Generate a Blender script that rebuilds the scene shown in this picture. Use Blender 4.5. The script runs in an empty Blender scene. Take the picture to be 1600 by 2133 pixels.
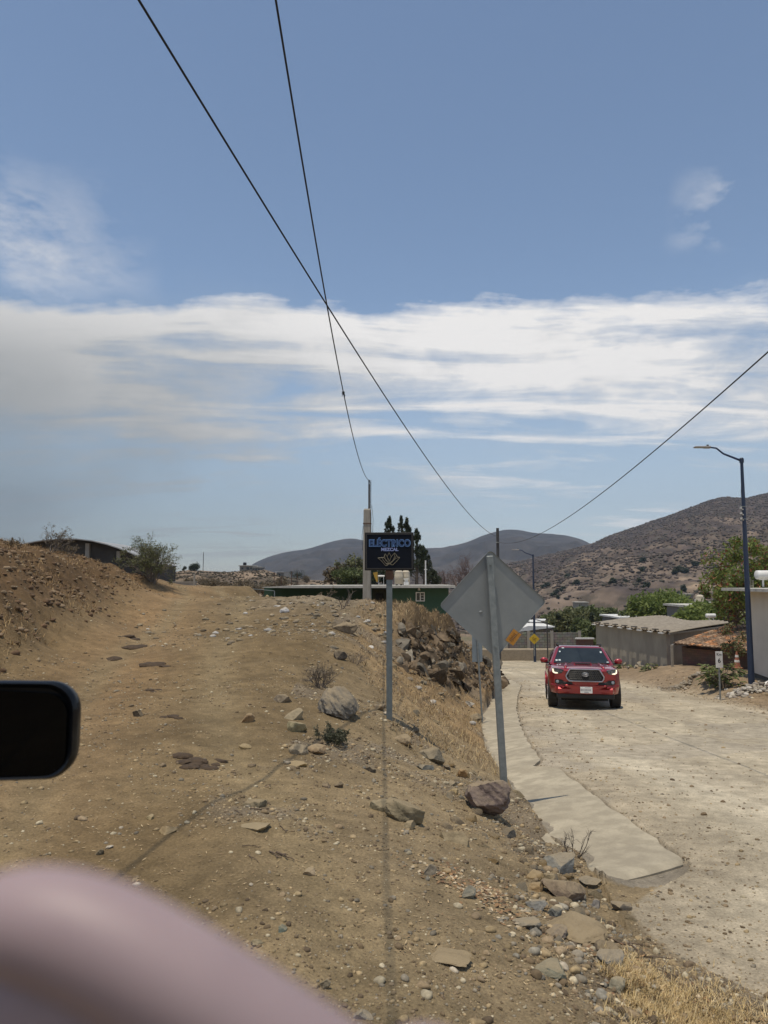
import bpy, math, random
import numpy as np
from mathutils import Vector, Matrix
R = math.radians
rng = np.random.default_rng(7); random.seed(7)
scn = bpy.context.scene
col = scn.collection
# ------------------------------------------------------------------ camera
F = 1550.0; PITCH = math.atan(143.5 / 1550.0)
cam_d = bpy.data.cameras.new('camera'); cam = bpy.data.objects.new('camera', cam_d); col.objects.link(cam)
cam.location = (0, 0, 0); cam.rotation_euler = (R(90) + PITCH, 0, 0)
cam_d.sensor_fit = 'HORIZONTAL'; cam_d.sensor_width = 26.0; cam_d.lens = 26.0 * F / 1600.0
cam_d.clip_start = 0.01; cam_d.clip_end = 20000
cam_d.dof.use_dof = True; cam_d.dof.focus_distance = 16.0; cam_d.dof.aperture_fstop = 8.5
scn.camera = cam
# ------------------------------------------------------------------ world, sun, exposure
SUN = Vector((-0.13, -0.13, 1.0)).normalized()
elev = math.asin(SUN.z)
W = bpy.data.worlds.new('World'); scn.world = W; W.use_nodes = True
wt = W.node_tree; wn = wt.nodes; wl = wt.links; wn.clear()
def N(t, **k):
    n = wn.new(t)
    for a, b in k.items(): setattr(n, a, b)
    return n
def Mth(op, a=None, b=None, clamp=False):
    n = N('ShaderNodeMath', operation=op, use_clamp=clamp)
    for i, v in enumerate((a, b)):
        if v is None: continue
        if isinstance(v, (int, float)): n.inputs[i].default_value = v
        else: wl.new(v, n.inputs[i])
    return n.outputs[0]
def Ramp(v, stops):
    n = N('ShaderNodeValToRGB'); e = n.color_ramp.elements
    while len(e) < len(stops): e.new(0.5)
    for i, (p, c) in enumerate(stops): e[i].position = p; e[i].color = (c, c, c, 1) if not isinstance(c, tuple) else c
    wl.new(v, n.inputs[0]); return n.outputs[0]
def Mix(f, a, b):
    n = N('ShaderNodeMix', data_type='RGBA')
    for i, v in ((0, f), (6, a), (7, b)):
        if isinstance(v, tuple): n.inputs[i].default_value = v
        elif isinstance(v, (int, float)): n.inputs[i].default_value = v
        else: wl.new(v, n.inputs[i])
    return n.outputs[2]
sky = N('ShaderNodeTexSky', sky_type='NISHITA', sun_disc=False, sun_elevation=elev,
        sun_rotation=math.atan2(SUN.x, SUN.y), altitude=1500, air_density=1.0, dust_density=0.25, ozone_density=2.2)
tc = N('ShaderNodeTexCoord'); sep = N('ShaderNodeSeparateXYZ'); wl.new(tc.outputs['Generated'], sep.inputs[0])
dx, dy, dz = sep.outputs
den = Mth('ADD', Mth('MAXIMUM', dz, 0.0), 0.10)
cx = Mth('DIVIDE', dx, den); cy = Mth('DIVIDE', dy, den)
comb = N('ShaderNodeCombineXYZ'); wl.new(cx, comb.inputs[0]); wl.new(cy, comb.inputs[1])
def noise(vec, scale, detail, rough=0.55, dist=0.0, off=(0, 0, 0), sc=(1, 1, 1)):
    mp = N('ShaderNodeMapping'); mp.inputs['Location'].default_value = off; mp.inputs['Scale'].default_value = sc
    wl.new(vec, mp.inputs[0])
    n = N('ShaderNodeTexNoise'); n.inputs['Scale'].default_value = scale; n.inputs['Detail'].default_value = detail
    n.inputs['Roughness'].default_value = rough; n.inputs['Distortion'].default_value = dist
    wl.new(mp.outputs[0], n.inputs['Vector']); return n.outputs['Fac']
n_big = noise(comb.outputs[0], 0.9, 7, 0.56, 0.25, (3.1, 1.7, 0), (0.8, 1.0, 1))
n_str = noise(comb.outputs[0], 1.5, 8, 0.62, 0.8, (8.3, 4.7, 0), (0.5, 1.9, 1))
n_det = noise(tc.outputs['Generated'], 7, 8, 0.62, 0.2, (0.3, 2.2, 0.4), (1, 1, 2.4))
n_edge = noise(tc.outputs['Generated'], 4.5, 8, 0.6, 0.1, (5.3, 2.2, 1.4), (1, 1, 2.0))
n_low = noise(tc.outputs['Generated'], 2.2, 5, 0.5, 0.1, (1.3, 7.2, 2.4), (1, 1, 2.2))
# main bank of cloud: from about 5 to 21 degrees up, ragged top
dzn = Mth('DIVIDE', dz, Mth('SQRT', Mth('SUBTRACT', 1.0, Mth('MULTIPLY', dx, dx))))
ze = Mth('ADD', dzn, Mth('MULTIPLY', Mth('SUBTRACT', n_edge, 0.5), 0.12))
ze = Mth('ADD', ze, Mth('MULTIPLY', Mth('SUBTRACT', n_det, 0.5), 0.12))
band = Ramp(ze, [(0.0, 0.45), (0.06, 0.45), (0.10, 0.40), (0.155, 0.46), (0.20, 0.60), (0.27, 0.80), (0.33, 0.92), (0.35, 0.72), (0.40, 0.0)])
dens = Mth('ADD', Mth('MULTIPLY', Mth('SUBTRACT', n_str, 0.25), 1.25), Mth('MULTIPLY', n_det, 0.55))
cover = Mth('MULTIPLY', Mth('SUBTRACT', Mth('ADD', Mth('MULTIPLY', band, 0.80), dens), 0.96), 3.2, True)
cover = Mth('MULTIPLY', cover, Ramp(band, [(0.0, 0.0), (0.35, 1.0)]))
# loose puffs higher on the left and far right
left = Mth('MULTIPLY', Ramp(dx, [(0.0, 1.0), (1.0, 0.0)]), 1.0)
mp_az = Mth('MULTIPLY', Mth('ADD', dx, 0.0), -1.0)
lf = Ramp(Mth('ADD', mp_az, 0.0), [(0.27, 0.0), (0.40, 1.0)])
lfz = Ramp(Mth('ADD', dz, Mth('MULTIPLY', Mth('SUBTRACT', n_det, 0.5), 0.12)), [(0.32, 0.0), (0.38, 1.0), (0.42, 0.9), (0.48, 0.0)])
puff = Mth('MULTIPLY', Mth('SUBTRACT', Mth('ADD', Mth('MULTIPLY', n_edge, 0.9), Mth('MULTIPLY', n_det, 0.6)), 0.76), 6.5, True)
pl = Mth('MULTIPLY', Mth('MULTIPLY', lf, lfz), puff)
rf = Ramp(dx, [(0.33, 0.0), (0.42, 1.0)]); rfz = Ramp(dz, [(0.38, 0.0), (0.405, 1.0), (0.445, 1.0), (0.48, 0.0)])
pr = Mth('MULTIPLY', Mth('MULTIPLY', rf, rfz), Mth('MULTIPLY', puff, 1.3, True))
wisp = Mth('MULTIPLY', Mth('SUBTRACT', n_big, 0.60), 0.9, True)
cover = Mth('MAXIMUM', Mth('MAXIMUM', cover, Mth('MULTIPLY', pl, 0.62)), Mth('MAXIMUM', Mth('MULTIPLY', pr, 0.75), wisp))
shade = Mth('ADD', Mth('MULTIPLY', n_str, 0.8), Mth('MULTIPLY', n_low, 0.7))
lit = Ramp(Mth('ADD', Mth('MULTIPLY', dz, 1.2), Mth('ADD', Mth('SUBTRACT', shade, 0.65), Mth('MULTIPLY', n_det, 0.55))), [(0.32, 0.0), (0.72, 1.0)])
CB = 7.0
ccol = Mix(lit, (0.50 * CB, 0.52 * CB, 0.54 * CB, 1), (1.0 * CB, 0.975 * CB, 0.95 * CB, 1))
side = Ramp(Mth('ADD', Mth('ADD', Mth('MULTIPLY', dx, -1.0), Mth('MULTIPLY', Mth('SUBTRACT', 0.30, dz), 0.75)), Mth('MULTIPLY', Mth('SUBTRACT', n_edge, 0.5), 0.25)), [(0.0, 0.0), (0.62, 1.0)])      # thicker, greyer cloud to the left, with window darkening painted in
ccol = Mix(Mth('MULTIPLY', Mth('MULTIPLY', side, 0.9), Ramp(Mth('ADD', dzn, Mth('MULTIPLY', n_edge, 0.1)), [(0.34, 1.0), (0.44, 0.25)])), ccol, (0.22 * CB, 0.235 * CB, 0.232 * CB, 1))
skyc = N('ShaderNodeMix', data_type='RGBA', blend_type='MULTIPLY'); skyc.inputs[0].default_value = 1.0
wl.new(sky.outputs[0], skyc.inputs[6]); skyc.inputs[7].default_value = (1.34, 1.21, 1.06, 1)
low = Ramp(dz, [(0.0, 0.80), (0.10, 0.62), (0.22, 0.25), (0.36, 0.0)])
low = Mth('MAXIMUM', low, Mth('MULTIPLY', side, Ramp(Mth('ADD', ze, Mth('MULTIPLY', Mth('SUBTRACT', n_low, 0.5), 0.25)), [(0.0, 0.92), (0.26, 0.85), (0.40, 0.0)])))
lcol = Mix(side, (0.50 * CB, 0.575 * CB, 0.645 * CB, 1), (0.225 * CB, 0.248 * CB, 0.25 * CB, 1))
fin = Mix(cover, Mix(low, skyc.outputs[2], lcol), ccol)
bg = N('ShaderNodeBackground'); bg.inputs['Strength'].default_value = 0.13
wl.new(fin, bg.inputs['Color']); wo = N('ShaderNodeOutputWorld'); wl.new(bg.outputs[0], wo.inputs[0])
sd = bpy.data.lights.new('sun', 'SUN'); sd.energy = 3.4; sd.angle = R(0.5); sd.color = (1.0, 0.90, 0.74)
so = bpy.data.objects.new('sun', sd); col.objects.link(so)
so.rotation_euler = SUN.to_track_quat('Z', 'Y').to_euler()
scn.view_settings.view_transform = 'Standard'; scn.view_settings.look = 'None'
scn.view_settings.gamma = 1.0; scn.view_settings.exposure = 0.0
scn.render.engine = 'CYCLES'
scn.cycles.max_bounces = 6; scn.cycles.transparent_max_bounces = 12; scn.cycles.volume_bounces = 0
scn.render.film_transparent = False
# ------------------------------------------------------------------ projection helpers
cp, sp = math.cos(PITCH), math.sin(PITCH)
def P(px, py, Y):
    a = (px - 800) / F; b = (1066.5 - py) / F
    d = (a, cp - sp * b, sp + cp * b); k = Y / d[1]
    return Vector((d[0] * k, Y, d[2] * k))
# ------------------------------------------------------------------ noise (numpy)
_t = np.random.default_rng(11).random((256, 256))
def vn(x, y):
    xi = np.floor(x).astype(int); yi = np.floor(y).astype(int); fx = x - xi; fy = y - yi
    fx = fx * fx * fx * (fx * (fx * 6 - 15) + 10); fy = fy * fy * fy * (fy * (fy * 6 - 15) + 10)
    a = _t[xi & 255, yi & 255]; b = _t[(xi + 1) & 255, yi & 255]; c = _t[xi & 255, (yi + 1) & 255]; d = _t[(xi + 1) & 255, (yi + 1) & 255]
    return (a * (1 - fx) + b * fx) * (1 - fy) + (c * (1 - fx) + d * fx) * fy * 1.0
def fbm(x, y, o=5, g=0.5, seed=0):
    x = np.asarray(x, float); y = np.asarray(y, float)
    s = 0; a = 1; n = 0; ca, sa = math.cos(0.7), math.sin(0.7)
    x = x + 17.3 * seed; y = y + 31.7 * seed
    for i in range(o):
        s = s + a * (vn(x, y) - 0.5) * 2; n += a; a *= g
        x, y = (x * ca - y * sa) * 2.03 + 5.1, (x * sa + y * ca) * 2.03 + 9.2
    return s / n
def ridged(x, y, o=5, seed=0):
    x = np.asarray(x, float) + 13.1 * seed; y = np.asarray(y, float) + 7.7 * seed
    s = 0; a = 1; n = 0
    for i in range(o):
        s = s + a * (1 - np.abs(vn(x, y) - 0.5) * 2); n += a; a *= 0.5
        x, y = x * 1.7 - y * 1.1 + 3, x * 1.1 + y * 1.7 + 8
    return s / n
def sstep(a, b, x): t = np.clip((x - a) / (b - a), 0, 1); return t * t * (3 - 2 * t)
# ------------------------------------------------------------------ terrain
def roadz(Y): Y = np.asarray(Y, float); return np.where(Y < 25, -1.62 - .088 * Y, -3.82 - .07 * (Y - 25))
def rhit(px, py, dz=0.0):
    a = (px - 800) / F; b = (1066.5 - py) / F; dy_ = cp - sp * b; s = (sp + cp * b) / dy_
    Y = (-1.62 + dz) / (s + .088)
    if Y > 25: Y = (-2.07 + dz) / (s + .07)
    return Y, a / dy_ * Y
_r = sorted([rhit(*p) for p in ((1600, 2095), (1430, 2010), (1350, 1950), (1300, 1895), (1370, 1842), (1418, 1815), (1425, 1797), (1360, 1746), (1300, 1705), (1250, 1668), (1200, 1630), (1161, 1602), (1112, 1598), (1126, 1582), (1100, 1547), (1085, 1515), (1076, 1480), (1078, 1452), (1086, 1428))])
_YL = [-40, -5, 0, 2] + [q[0] for q in _r] + [35, 45, 60, 90]
_XL = [-2, 0.6, 1.2, 1.6] + [q[1] for q in _r] + [5.8, 5.0, 2, -6]
_l = sorted([rhit(*p, -.12) for p in ((1258, 1882), (1228, 1845), (1200, 1800), (1165, 1765), (1130, 1730), (1100, 1690), (1060, 1640), (1035, 1610), (1010, 1560), (1000, 1520), (1005, 1490), (1028, 1450), (1052, 1425))])
_YD = [-5, 3, 4.4] + [q[0] for q in _l] + [38]
_XD = [0.5, 1.15, 1.4] + [q[1] for q in _l] + [5.3]
def XL(Y): return np.interp(Y, _YL, _XL)
def XD(Y): return np.interp(Y, _YD, _XD)
def XR(Y): return np.interp(Y, [0, 10, 20, 26, 32, 38, 50, 70], [9, 9.5, 10.3, 11.2, 10.8, 10.8, 12.5, 16])
C = []
def cpnt(px, py, Y): v = P(px, py, Y); C.append((v.x, v.y, v.z))
def cw(x, y, z): C.append((x, y, z))
zt = lambda Y: float(np.interp(Y, [0, 3, 5, 8, 12, 18, 25, 33, 40, 60], [-1.58, -1.56, -1.52, -1.42, -1.25, -.95, -.62, -.25, -.6, -2.5]))
for Y, X in ((0, 0), (3, -.9), (5, -1.5), (8, -2.6), (12, -3.5), (18, -4.3), (25, -5.6), (33, -8.5)):
    for o in (-1.0, 0, 1.0):
        cw(X + o * (0.6 + .06 * Y), Y, zt(Y) + (.02 if o else -.01))
for a in ((0, 1400, 10.2), (100, 1350, 12.7), (230, 1290, 17.5), (340, 1235, 26), (0, 1250, 12.2), (0, 1148, 14.5), (100, 1152, 18),
          (180, 1163, 22), (250, 1182, 25), (300, 1202, 27), (100, 1240, 15.2), (200, 1220, 20), (280, 1215, 24.5)): cpnt(*a)
for a in ((-12, 14, .8), (-14, 22, .9), (-14, 30, .6), (-12, 36, .2), (-5.5, 6, -1.0), (-7, 8, .1), (-6, 2, -.9), (-9, 4, .6), (-14, 5, 1.3), (-22, 20, 1.6), (-9, 45, -1.0), (-16, 50, -1.2)): cw(*a)
for a in ((500, 1240, 25), (560, 1248, 24), (620, 1245, 22), (700, 1250, 21), (765, 1258, 20.5), (860, 1272, 21), (910, 1288, 22.5), (940, 1305, 24), (990, 1345, 27), (1030, 1375, 29.5), (1047, 1400, 31),
          (640, 1330, 13.5), (740, 1330, 14.5), (830, 1318, 19), (900, 1335, 21), (960, 1352, 23.5), (1000, 1375, 26),
          (830, 1395, 16.2), (900, 1412, 18.2), (960, 1425, 21), (1005, 1432, 24.5), (1030, 1428, 27.5),
          (810, 1487, 10.0), (720, 1480, 9.2), (650, 1440, 10), (780, 1420, 12.3), (900, 1490, 12.6), (950, 1480, 16), (950, 1560, 10.6), (880, 1560, 9.2), (800, 1600, 7.3), (700, 1700, 5.25), (850, 1700, 5.65), (950, 1740, 5.7),
          (1043, 1632, 8.3), (1000, 1700, 6.6), (1060, 1720, 6.6), (1000, 1900, 4.0), (1190, 1880, 4.75), (1130, 1790, 5.7), (1300, 2000, 3.95), (1500, 2060, 3.65), (1200, 2133, 3.0), (800, 2133, 2.65), (600, 1900, 3.5), (1000, 2100, 3.0)): cpnt(*a)
for Y in (3.2, 4.2, 5.3, 5.9, 7.2, 9.3, 13, 16.5, 20, 25, 31):
    cw(float(XD(Y)) + .12, Y, float(roadz(Y)) - (.13 if Y > 6.5 else .02))
for Y in (0, 3, 5.6, 10, 16, 22, 29, 36, 45, 56):
    cw(float(XL(Y)) + .1, Y, float(roadz(Y))); cw(float(XL(Y) + XR(Y)) / 2, Y, float(roadz(Y))); cw(float(XR(Y)), Y, float(roadz(Y)))
for a in ((1553, 1424, 26), (1489, 1448, 23.5), (1410, 1388, 33), (1460, 1400, 28), (1395, 1386, 36), (1240, 1387, 43), (1330, 1392, 39), (1600, 1432, 24.5), (1520, 1400, 30)): cpnt(*a)
for a in ((14, 15, -2.6), (16, 24, -3.2), (20, 34, -3.9), (26, 20, -2.5), (14, 5, -1.5), (25, 5, -1), (-3, 29, -2.6), (1, 28, -3.4), (-2, 38, -4.2), (3, 36, -4.4), (-6, 60, -5.5), (5, 60, -6.2),
          (-3, -3, -1.6), (0, -5, -1.65), (4, -5, -1.4), (-8, -5, -1), (10, -10, -1.2), (-10, -15, -.8), (0, -30, -1.2), (30, -30, 0), (-30, -30, .5), (-40, 30, 2), (40, 30, -2),
          (20, 60, -6), (40, 70, -7.5), (14, 90, -9), (0, 90, -8.5), (-25, 90, -6), (60, 150, -13), (0, 150, -12), (-50, 150, -10), (120, 300, -17), (0, 300, -17), (-120, 300, -16),
          (0, 1000, -24), (500, 1000, -24), (-500, 1000, -24), (0, 3000, -26), (1800, 2000, -26), (-1800, 2000, -26), (-200, -200, 0), (200, -200, 0), (-2000, -1500, 0), (2000, -1500, 0), (0, -2500, 0), (300, 0, -6), (-300, 0, 3), (2500, 0, -15), (-2500, 0, -6)): cw(*a)
C = np.array(C)
def uv(x, y): r = np.sqrt(x * x + y * y) + 1.0; return np.stack([np.arctan2(x, y + 1e-6) * 2.4, np.log(r) * 1.5], -1)
cu = uv(C[:, 0], C[:, 1])
def kern(d2): return np.where(d2 > 1e-12, np.sqrt(d2 + 1e-12), 0)
def _d2(a, b): return ((a[:, None, :] - b[None, :, :]) ** 2).sum(-1)
_K = -kern(_d2(cu, cu)); n_ = len(C)
_A = np.zeros((n_ + 3, n_ + 3)); _A[:n_, :n_] = _K + np.eye(n_) * 0.004; _Q = np.c_[np.ones(n_), cu]; _A[:n_, n_:] = _Q; _A[n_:, :n_] = _Q.T
_S = np.linalg.solve(_A, np.r_[C[:, 2], np.zeros(3)])
def rbf(x, y):
    q = uv(x, y); out = np.empty(len(x))
    for i in range(0, len(x), 20000):
        s = q[i:i + 20000]; out[i:i + 20000] = -kern(_d2(s, cu)) @ _S[:n_] + _S[n_] + s @ _S[n_ + 1:]
    return out
angs = np.concatenate([np.linspace(-180, -60, 40)[:-1], np.linspace(-60, -31, 90)[:-1], np.linspace(-31, 31, 760), np.linspace(31, 60, 90)[1:], np.linspace(60, 180, 40)[1:]])
rad = np.concatenate([[0.05, .4, .8], np.exp(np.linspace(math.log(1.3), math.log(75), 760)), np.exp(np.linspace(math.log(76.5), math.log(2900), 90))])
AA, RR = np.meshgrid(np.radians(angs), rad)
GX = (np.sin(AA) * RR).ravel(); GY = (np.cos(AA) * RR).ravel()
def smoothz(x, y): return rbf(x, y)
z0 = smoothz(GX, GY); r_ = RR.ravel()
rock = sstep(0.0, 1.0, 1 - np.abs((GY - 22.5) / 8.0)) * sstep(-2.6, -1.4, GX - XD(GY) + 0.0) * (GX < XD(GY)) * sstep(.15, 1.2, XD(GY) - GX)
rock = np.clip(rock * 1.6, 0, 1)
onroad = sstep(-.02, .05, GX - XL(GY)) * (1 - sstep(-.5, .8, GX - XR(GY))) * (GY > -30) * (1 - sstep(60, 75, GY))
Y0A = _l[0][0]; Y1A = rhit(1425, 1797)[0]
def fend(x, y):
    t = np.clip((x - XD(y)) / np.maximum(XL(y) - XD(y), .2), 0, 1); return np.clip((y - (Y0A + (Y1A - Y0A) * t)) / 1.6, 0, 1)
inditch = (GX > XD(GY)) * (GX < XL(GY) + .05) * (GY > Y0A) * (GY < 38) * 1.0
slope = sstep(0.25, 1.3, (GX + 0.05 * 0) - np.interp(GY, [0, 3, 5, 8, 10, 14, 20, 30], [0.2, .1, .0, -.4, -.6, -1.2, -1.4, 0])) * (GX < XD(GY)) * (GY > 1)
lbank = sstep(0, 1.2, np.interp(GY, [0, 10, 13, 18, 26, 34], [-4.2, -5.0, -5.5, -6.3, -7.6, -10.5]) - GX)
mound = np.exp(-((GX + 1.6) / 2.2) ** 2 - ((GY - 21) / 2.2) ** 2)
rough = 0.012 + .05 * slope + .09 * lbank + .10 * mound
rough = rough * (1 - onroad) + .006 * onroad
rough = rough * (1 - inditch)
nz = fbm(GX * 1.1, GY * 1.1, 7, .56, 1) * rough * 2.4 + fbm(GX * .35, GY * .35, 3, .5, 2) * (.04 + .09 * lbank) * (1 - onroad) * (1 - inditch)
nz += (fbm(GX * 7, GY * 7, 5, .6, 3) * .009) * (1 - onroad * .75) * (1 - inditch) * (1 - rock * 0)
rr_ = ridged(GX * .9 + z0 * .8, GY * .9, 5, 4) - .6
nz += rock * (rr_ * 1.3 + fbm(GX * 3.2, GY * 3.2, 4, .6, 5) * .34)
rill = ridged(GX * .7 + .5 * fbm(GX, GY, 3, .5, 70), GY * 2.2, 4, 71); nz -= sstep(.72, .95, rill) * .035 * slope * (1 - rock)
_tc = np.interp(GY, [0, 3, 5, 8, 12, 18, 25, 33], [-.2, -.9, -1.5, -2.6, -3.5, -4.3, -5.6, -8.5]); track = (np.exp(-((GX - _tc - .85) / .28) ** 2) + np.exp(-((GX - _tc + .85) / .28) ** 2)) * (GY > 1) * (1 - onroad)
nz -= track * .035
far_amp = sstep(60, 300, r_) * 2.2
nz += fbm(GX * .01, GY * .01, 4, .5, 6) * far_amp
rz = roadz(GY)
ruts = .012 * np.sin((GX - XL(GY)) * 2.6) 
zz = z0 * (1 - onroad) + (rz + ruts) * onroad
ditchz = rz - .13 * fend(GX, GY) * (1 - np.clip((GX - XD(GY)) / np.maximum(XL(GY) - XD(GY), .2), 0, 1)) - .03
spill = np.clip(.075 * np.exp(-np.clip(GX - XD(GY), 0, None) / .13) * (1 + 1.1 * fbm(GX * 3, GY * 3, 4, .6, 95)), 0, None)
zz = zz * (1 - inditch) + (ditchz + spill) * inditch
fade = np.clip(r_ / 1.3, 0, 1)
zz = zz + nz * fade
ZG = zz.reshape(RR.shape)
def gz(x, y):
    x = np.atleast_1d(np.asarray(x, float)); y = np.atleast_1d(np.asarray(y, float))
    a = np.degrees(np.arctan2(x, y)); r = np.sqrt(x * x + y * y)
    i = np.clip(np.searchsorted(rad, r) - 1, 0, len(rad) - 2); j = np.clip(np.searchsorted(angs, a) - 1, 0, len(angs) - 2)
    fi = np.clip((r - rad[i]) / (rad[i + 1] - rad[i]), 0, 1); fj = np.clip((a - angs[j]) / (angs[j + 1] - angs[j]), 0, 1)
    return (ZG[i, j] * (1 - fj) + ZG[i, j + 1] * fj) * (1 - fi) + (ZG[i + 1, j] * (1 - fj) + ZG[i + 1, j + 1] * fj) * fi
def proj(x, y, z):
    x, y, z = np.asarray(x), np.asarray(y), np.asarray(z); d = y * cp + z * sp; return 800 + F * x / d, 1066.5 - F * (-y * sp + z * cp) / d
def g1(x, y): return float(gz(x, y)[0])
_ys = np.exp(np.linspace(math.log(1.5), math.log(120), 1500))
def hit(px, py, near=1.5):
    a = (px - 800) / F; b = (1066.5 - py) / F; d = (a, cp - sp * b, sp + cp * b)
    ys = _ys[_ys > near]; xs = d[0] / d[1] * ys; zs = d[2] / d[1] * ys
    below = zs < gz(xs, ys)
    k = int(np.argmax(below)) if below.any() else len(ys) - 1
    return Vector((float(xs[k]), float(ys[k]), float(gz(xs[k], ys[k])[0])))
# ------------------------------------------------------------------ materials
def new_mat(name):
    m = bpy.data.materials.new(name); m.use_nodes = True; nt = m.node_tree
    return m, nt, nt.nodes['Principled BSDF']
def mat(name, c1, c2=None, scale=8, rough=.8, metal=0, bump=0, bscale=None, coat=0, coord='Object', detail=6, stretch=None, spec=.5, emit=None, contrast=(.35, .65)):
    m, nt, b = new_mat(name)
    b.inputs['Roughness'].default_value = rough; b.inputs['Metallic'].default_value = metal
    b.inputs['Coat Weight'].default_value = coat; b.inputs['Specular IOR Level'].default_value = spec
    t = nt.nodes.new('ShaderNodeTexCoord'); src = t.outputs[coord]
    if stretch:
        mp = nt.nodes.new('ShaderNodeMapping'); mp.inputs['Scale'].default_value = stretch; nt.links.new(src, mp.inputs[0]); src = mp.outputs[0]
    n = nt.nodes.new('ShaderNodeTexNoise'); n.inputs['Scale'].default_value = scale; n.inputs['Detail'].default_value = detail
    n.inputs['Roughness'].default_value = .62; nt.links.new(src, n.inputs['Vector'])
    rp = nt.nodes.new('ShaderNodeValToRGB'); e = rp.color_ramp.elements
    c2 = c2 or tuple(v * .75 for v in c1)
    e[0].position = contrast[0]; e[0].color = (*c2, 1); e[1].position = contrast[1]; e[1].color = (*c1, 1)
    nt.links.new(n.outputs['Fac'], rp.inputs[0]); nt.links.new(rp.outputs[0], b.inputs['Base Color'])
    if bump:
        n2 = nt.nodes.new('ShaderNodeTexNoise'); n2.inputs['Scale'].default_value = bscale or scale * 3; n2.inputs['Detail'].default_value = 6
        nt.links.new(src, n2.inputs['Vector']); bp = nt.nodes.new('ShaderNodeBump'); bp.inputs['Strength'].default_value = .8; bp.inputs['Distance'].default_value = bump
        nt.links.new(n2.outputs['Fac'], bp.inputs['Height']); nt.links.new(bp.outputs[0], b.inputs['Normal'])
    if emit: b.inputs['Emission Color'].default_value = (*emit[0], 1); b.inputs['Emission Strength'].default_value = emit[1]
    return m
def leaf_mat(name, c1, c2, trans=.25, rough=.6):
    m, nt, b = new_mat(name); g = nt.nodes.new('ShaderNodeNewGeometry')
    rp = nt.nodes.new('ShaderNodeValToRGB'); e = rp.color_ramp.elements; e[0].color = (*c1, 1); e[1].color = (*c2, 1)
    nt.links.new(g.outputs['Random Per Island'], rp.inputs[0]); nt.links.new(rp.outputs[0], b.inputs['Base Color'])
    b.inputs['Roughness'].default_value = rough; b.inputs['Specular IOR Level'].default_value = .3
    tr = nt.nodes.new('ShaderNodeBsdfTranslucent'); nt.links.new(rp.outputs[0], tr.inputs[0])
    mx = nt.nodes.new('ShaderNodeMixShader'); mx.inputs[0].default_value = trans
    nt.links.new(b.outputs[0], mx.inputs[1]); nt.links.new(tr.outputs[0], mx.inputs[2]); nt.links.new(mx.outputs[0], nt.nodes['Material Output'].inputs[0])
    return m
def attr_mat(name, rough=.9, bump=.004, bscale=60, var=.35, vscale=25):
    m, nt, b = new_mat(name); a = nt.nodes.new('ShaderNodeAttribute'); a.attribute_name = 'tint'
    t = nt.nodes.new('ShaderNodeTexCoord'); n = nt.nodes.new('ShaderNodeTexNoise'); n.inputs['Scale'].default_value = vscale; n.inputs['Detail'].default_value = 6
    nt.links.new(t.outputs['Object'], n.inputs['Vector'])
    mr = nt.nodes.new('ShaderNodeMapRange'); mr.inputs[1].default_value = .3; mr.inputs[2].default_value = .7; mr.inputs[3].default_value = 1 - var; mr.inputs[4].default_value = 1 + var * .6
    nt.links.new(n.outputs['Fac'], mr.inputs[0]); mx = nt.nodes.new('ShaderNodeVectorMath'); mx.operation = 'SCALE'
    nt.links.new(a.outputs['Color'], mx.inputs[0]); nt.links.new(mr.outputs[0], mx.inputs['Scale']); nt.links.new(mx.outputs[0], b.inputs['Base Color'])
    b.inputs['Roughness'].default_value = rough; b.inputs['Specular IOR Level'].default_value = .25
    if bump:
        n2 = nt.nodes.new('ShaderNodeTexNoise'); n2.inputs['Scale'].default_value = bscale; n2.inputs['Detail'].default_value = 5; nt.links.new(t.outputs['Object'], n2.inputs['Vector'])
        bp = nt.nodes.new('ShaderNodeBump'); bp.inputs['Distance'].default_value = bump; bp.inputs['Strength'].default_value = .9
        nt.links.new(n2.outputs['Fac'], bp.inputs['Height']); nt.links.new(bp.outputs[0], b.inputs['Normal'])
    return m
# ------------------------------------------------------------------ object helpers
def tag(o, label=None, cat=None, group=None, kind=None):
    if label: o['label'] = label
    if cat: o['category'] = cat
    if group: o['group'] = group
    if kind: o['kind'] = kind
    return o
def empty(name, loc=(0, 0, 0), rot=(0, 0, 0), label=None, cat=None, group=None):
    o = bpy.data.objects.new(name, None); o.empty_display_size = .2; col.objects.link(o); o.location = loc; o.rotation_euler = rot
    return tag(o, label, cat, group)
def np_mesh(name, V, faces, m=None, parent=None, smooth=False, tint=None, sharp=None, loc=None):
    me = bpy.data.meshes.new(name)
    V = np.asarray(V, np.float32)
    if isinstance(faces, np.ndarray):
        k = faces.shape[1]; me.vertices.add(len(V)); me.vertices.foreach_set('co', V.ravel())
        me.loops.add(faces.size); me.loops.foreach_set('vertex_index', faces.ravel().astype(np.int32))
        me.polygons.add(len(faces)); me.polygons.foreach_set('loop_start', np.arange(0, faces.size, k, dtype=np.int32)); me.polygons.foreach_set('loop_total', np.full(len(faces), k, np.int32))
        me.update(calc_edges=True); me.validate()
    else: me.from_pydata([tuple(map(float, v)) for v in V], [], faces); me.update()
    if smooth: me.polygons.foreach_set('use_smooth', [True] * len(me.polygons))
    if sharp: me.polygons.foreach_set('use_smooth', [True] * len(me.polygons)); me.set_sharp_from_angle(angle=R(sharp))
    if tint is not None:
        at = me.color_attributes.new('tint', 'FLOAT_COLOR', 'POINT'); at.data.foreach_set('color', np.c_[tint, np.ones(len(V))].astype(np.float32).ravel())
    o = bpy.data.objects.new(name, me); col.objects.link(o)
    if m:
        for q in (m if isinstance(m, (list, tuple)) else [m]): me.materials.append(q)
    if parent: o.parent = parent
    if loc is not None: o.location = loc
    return o
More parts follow.
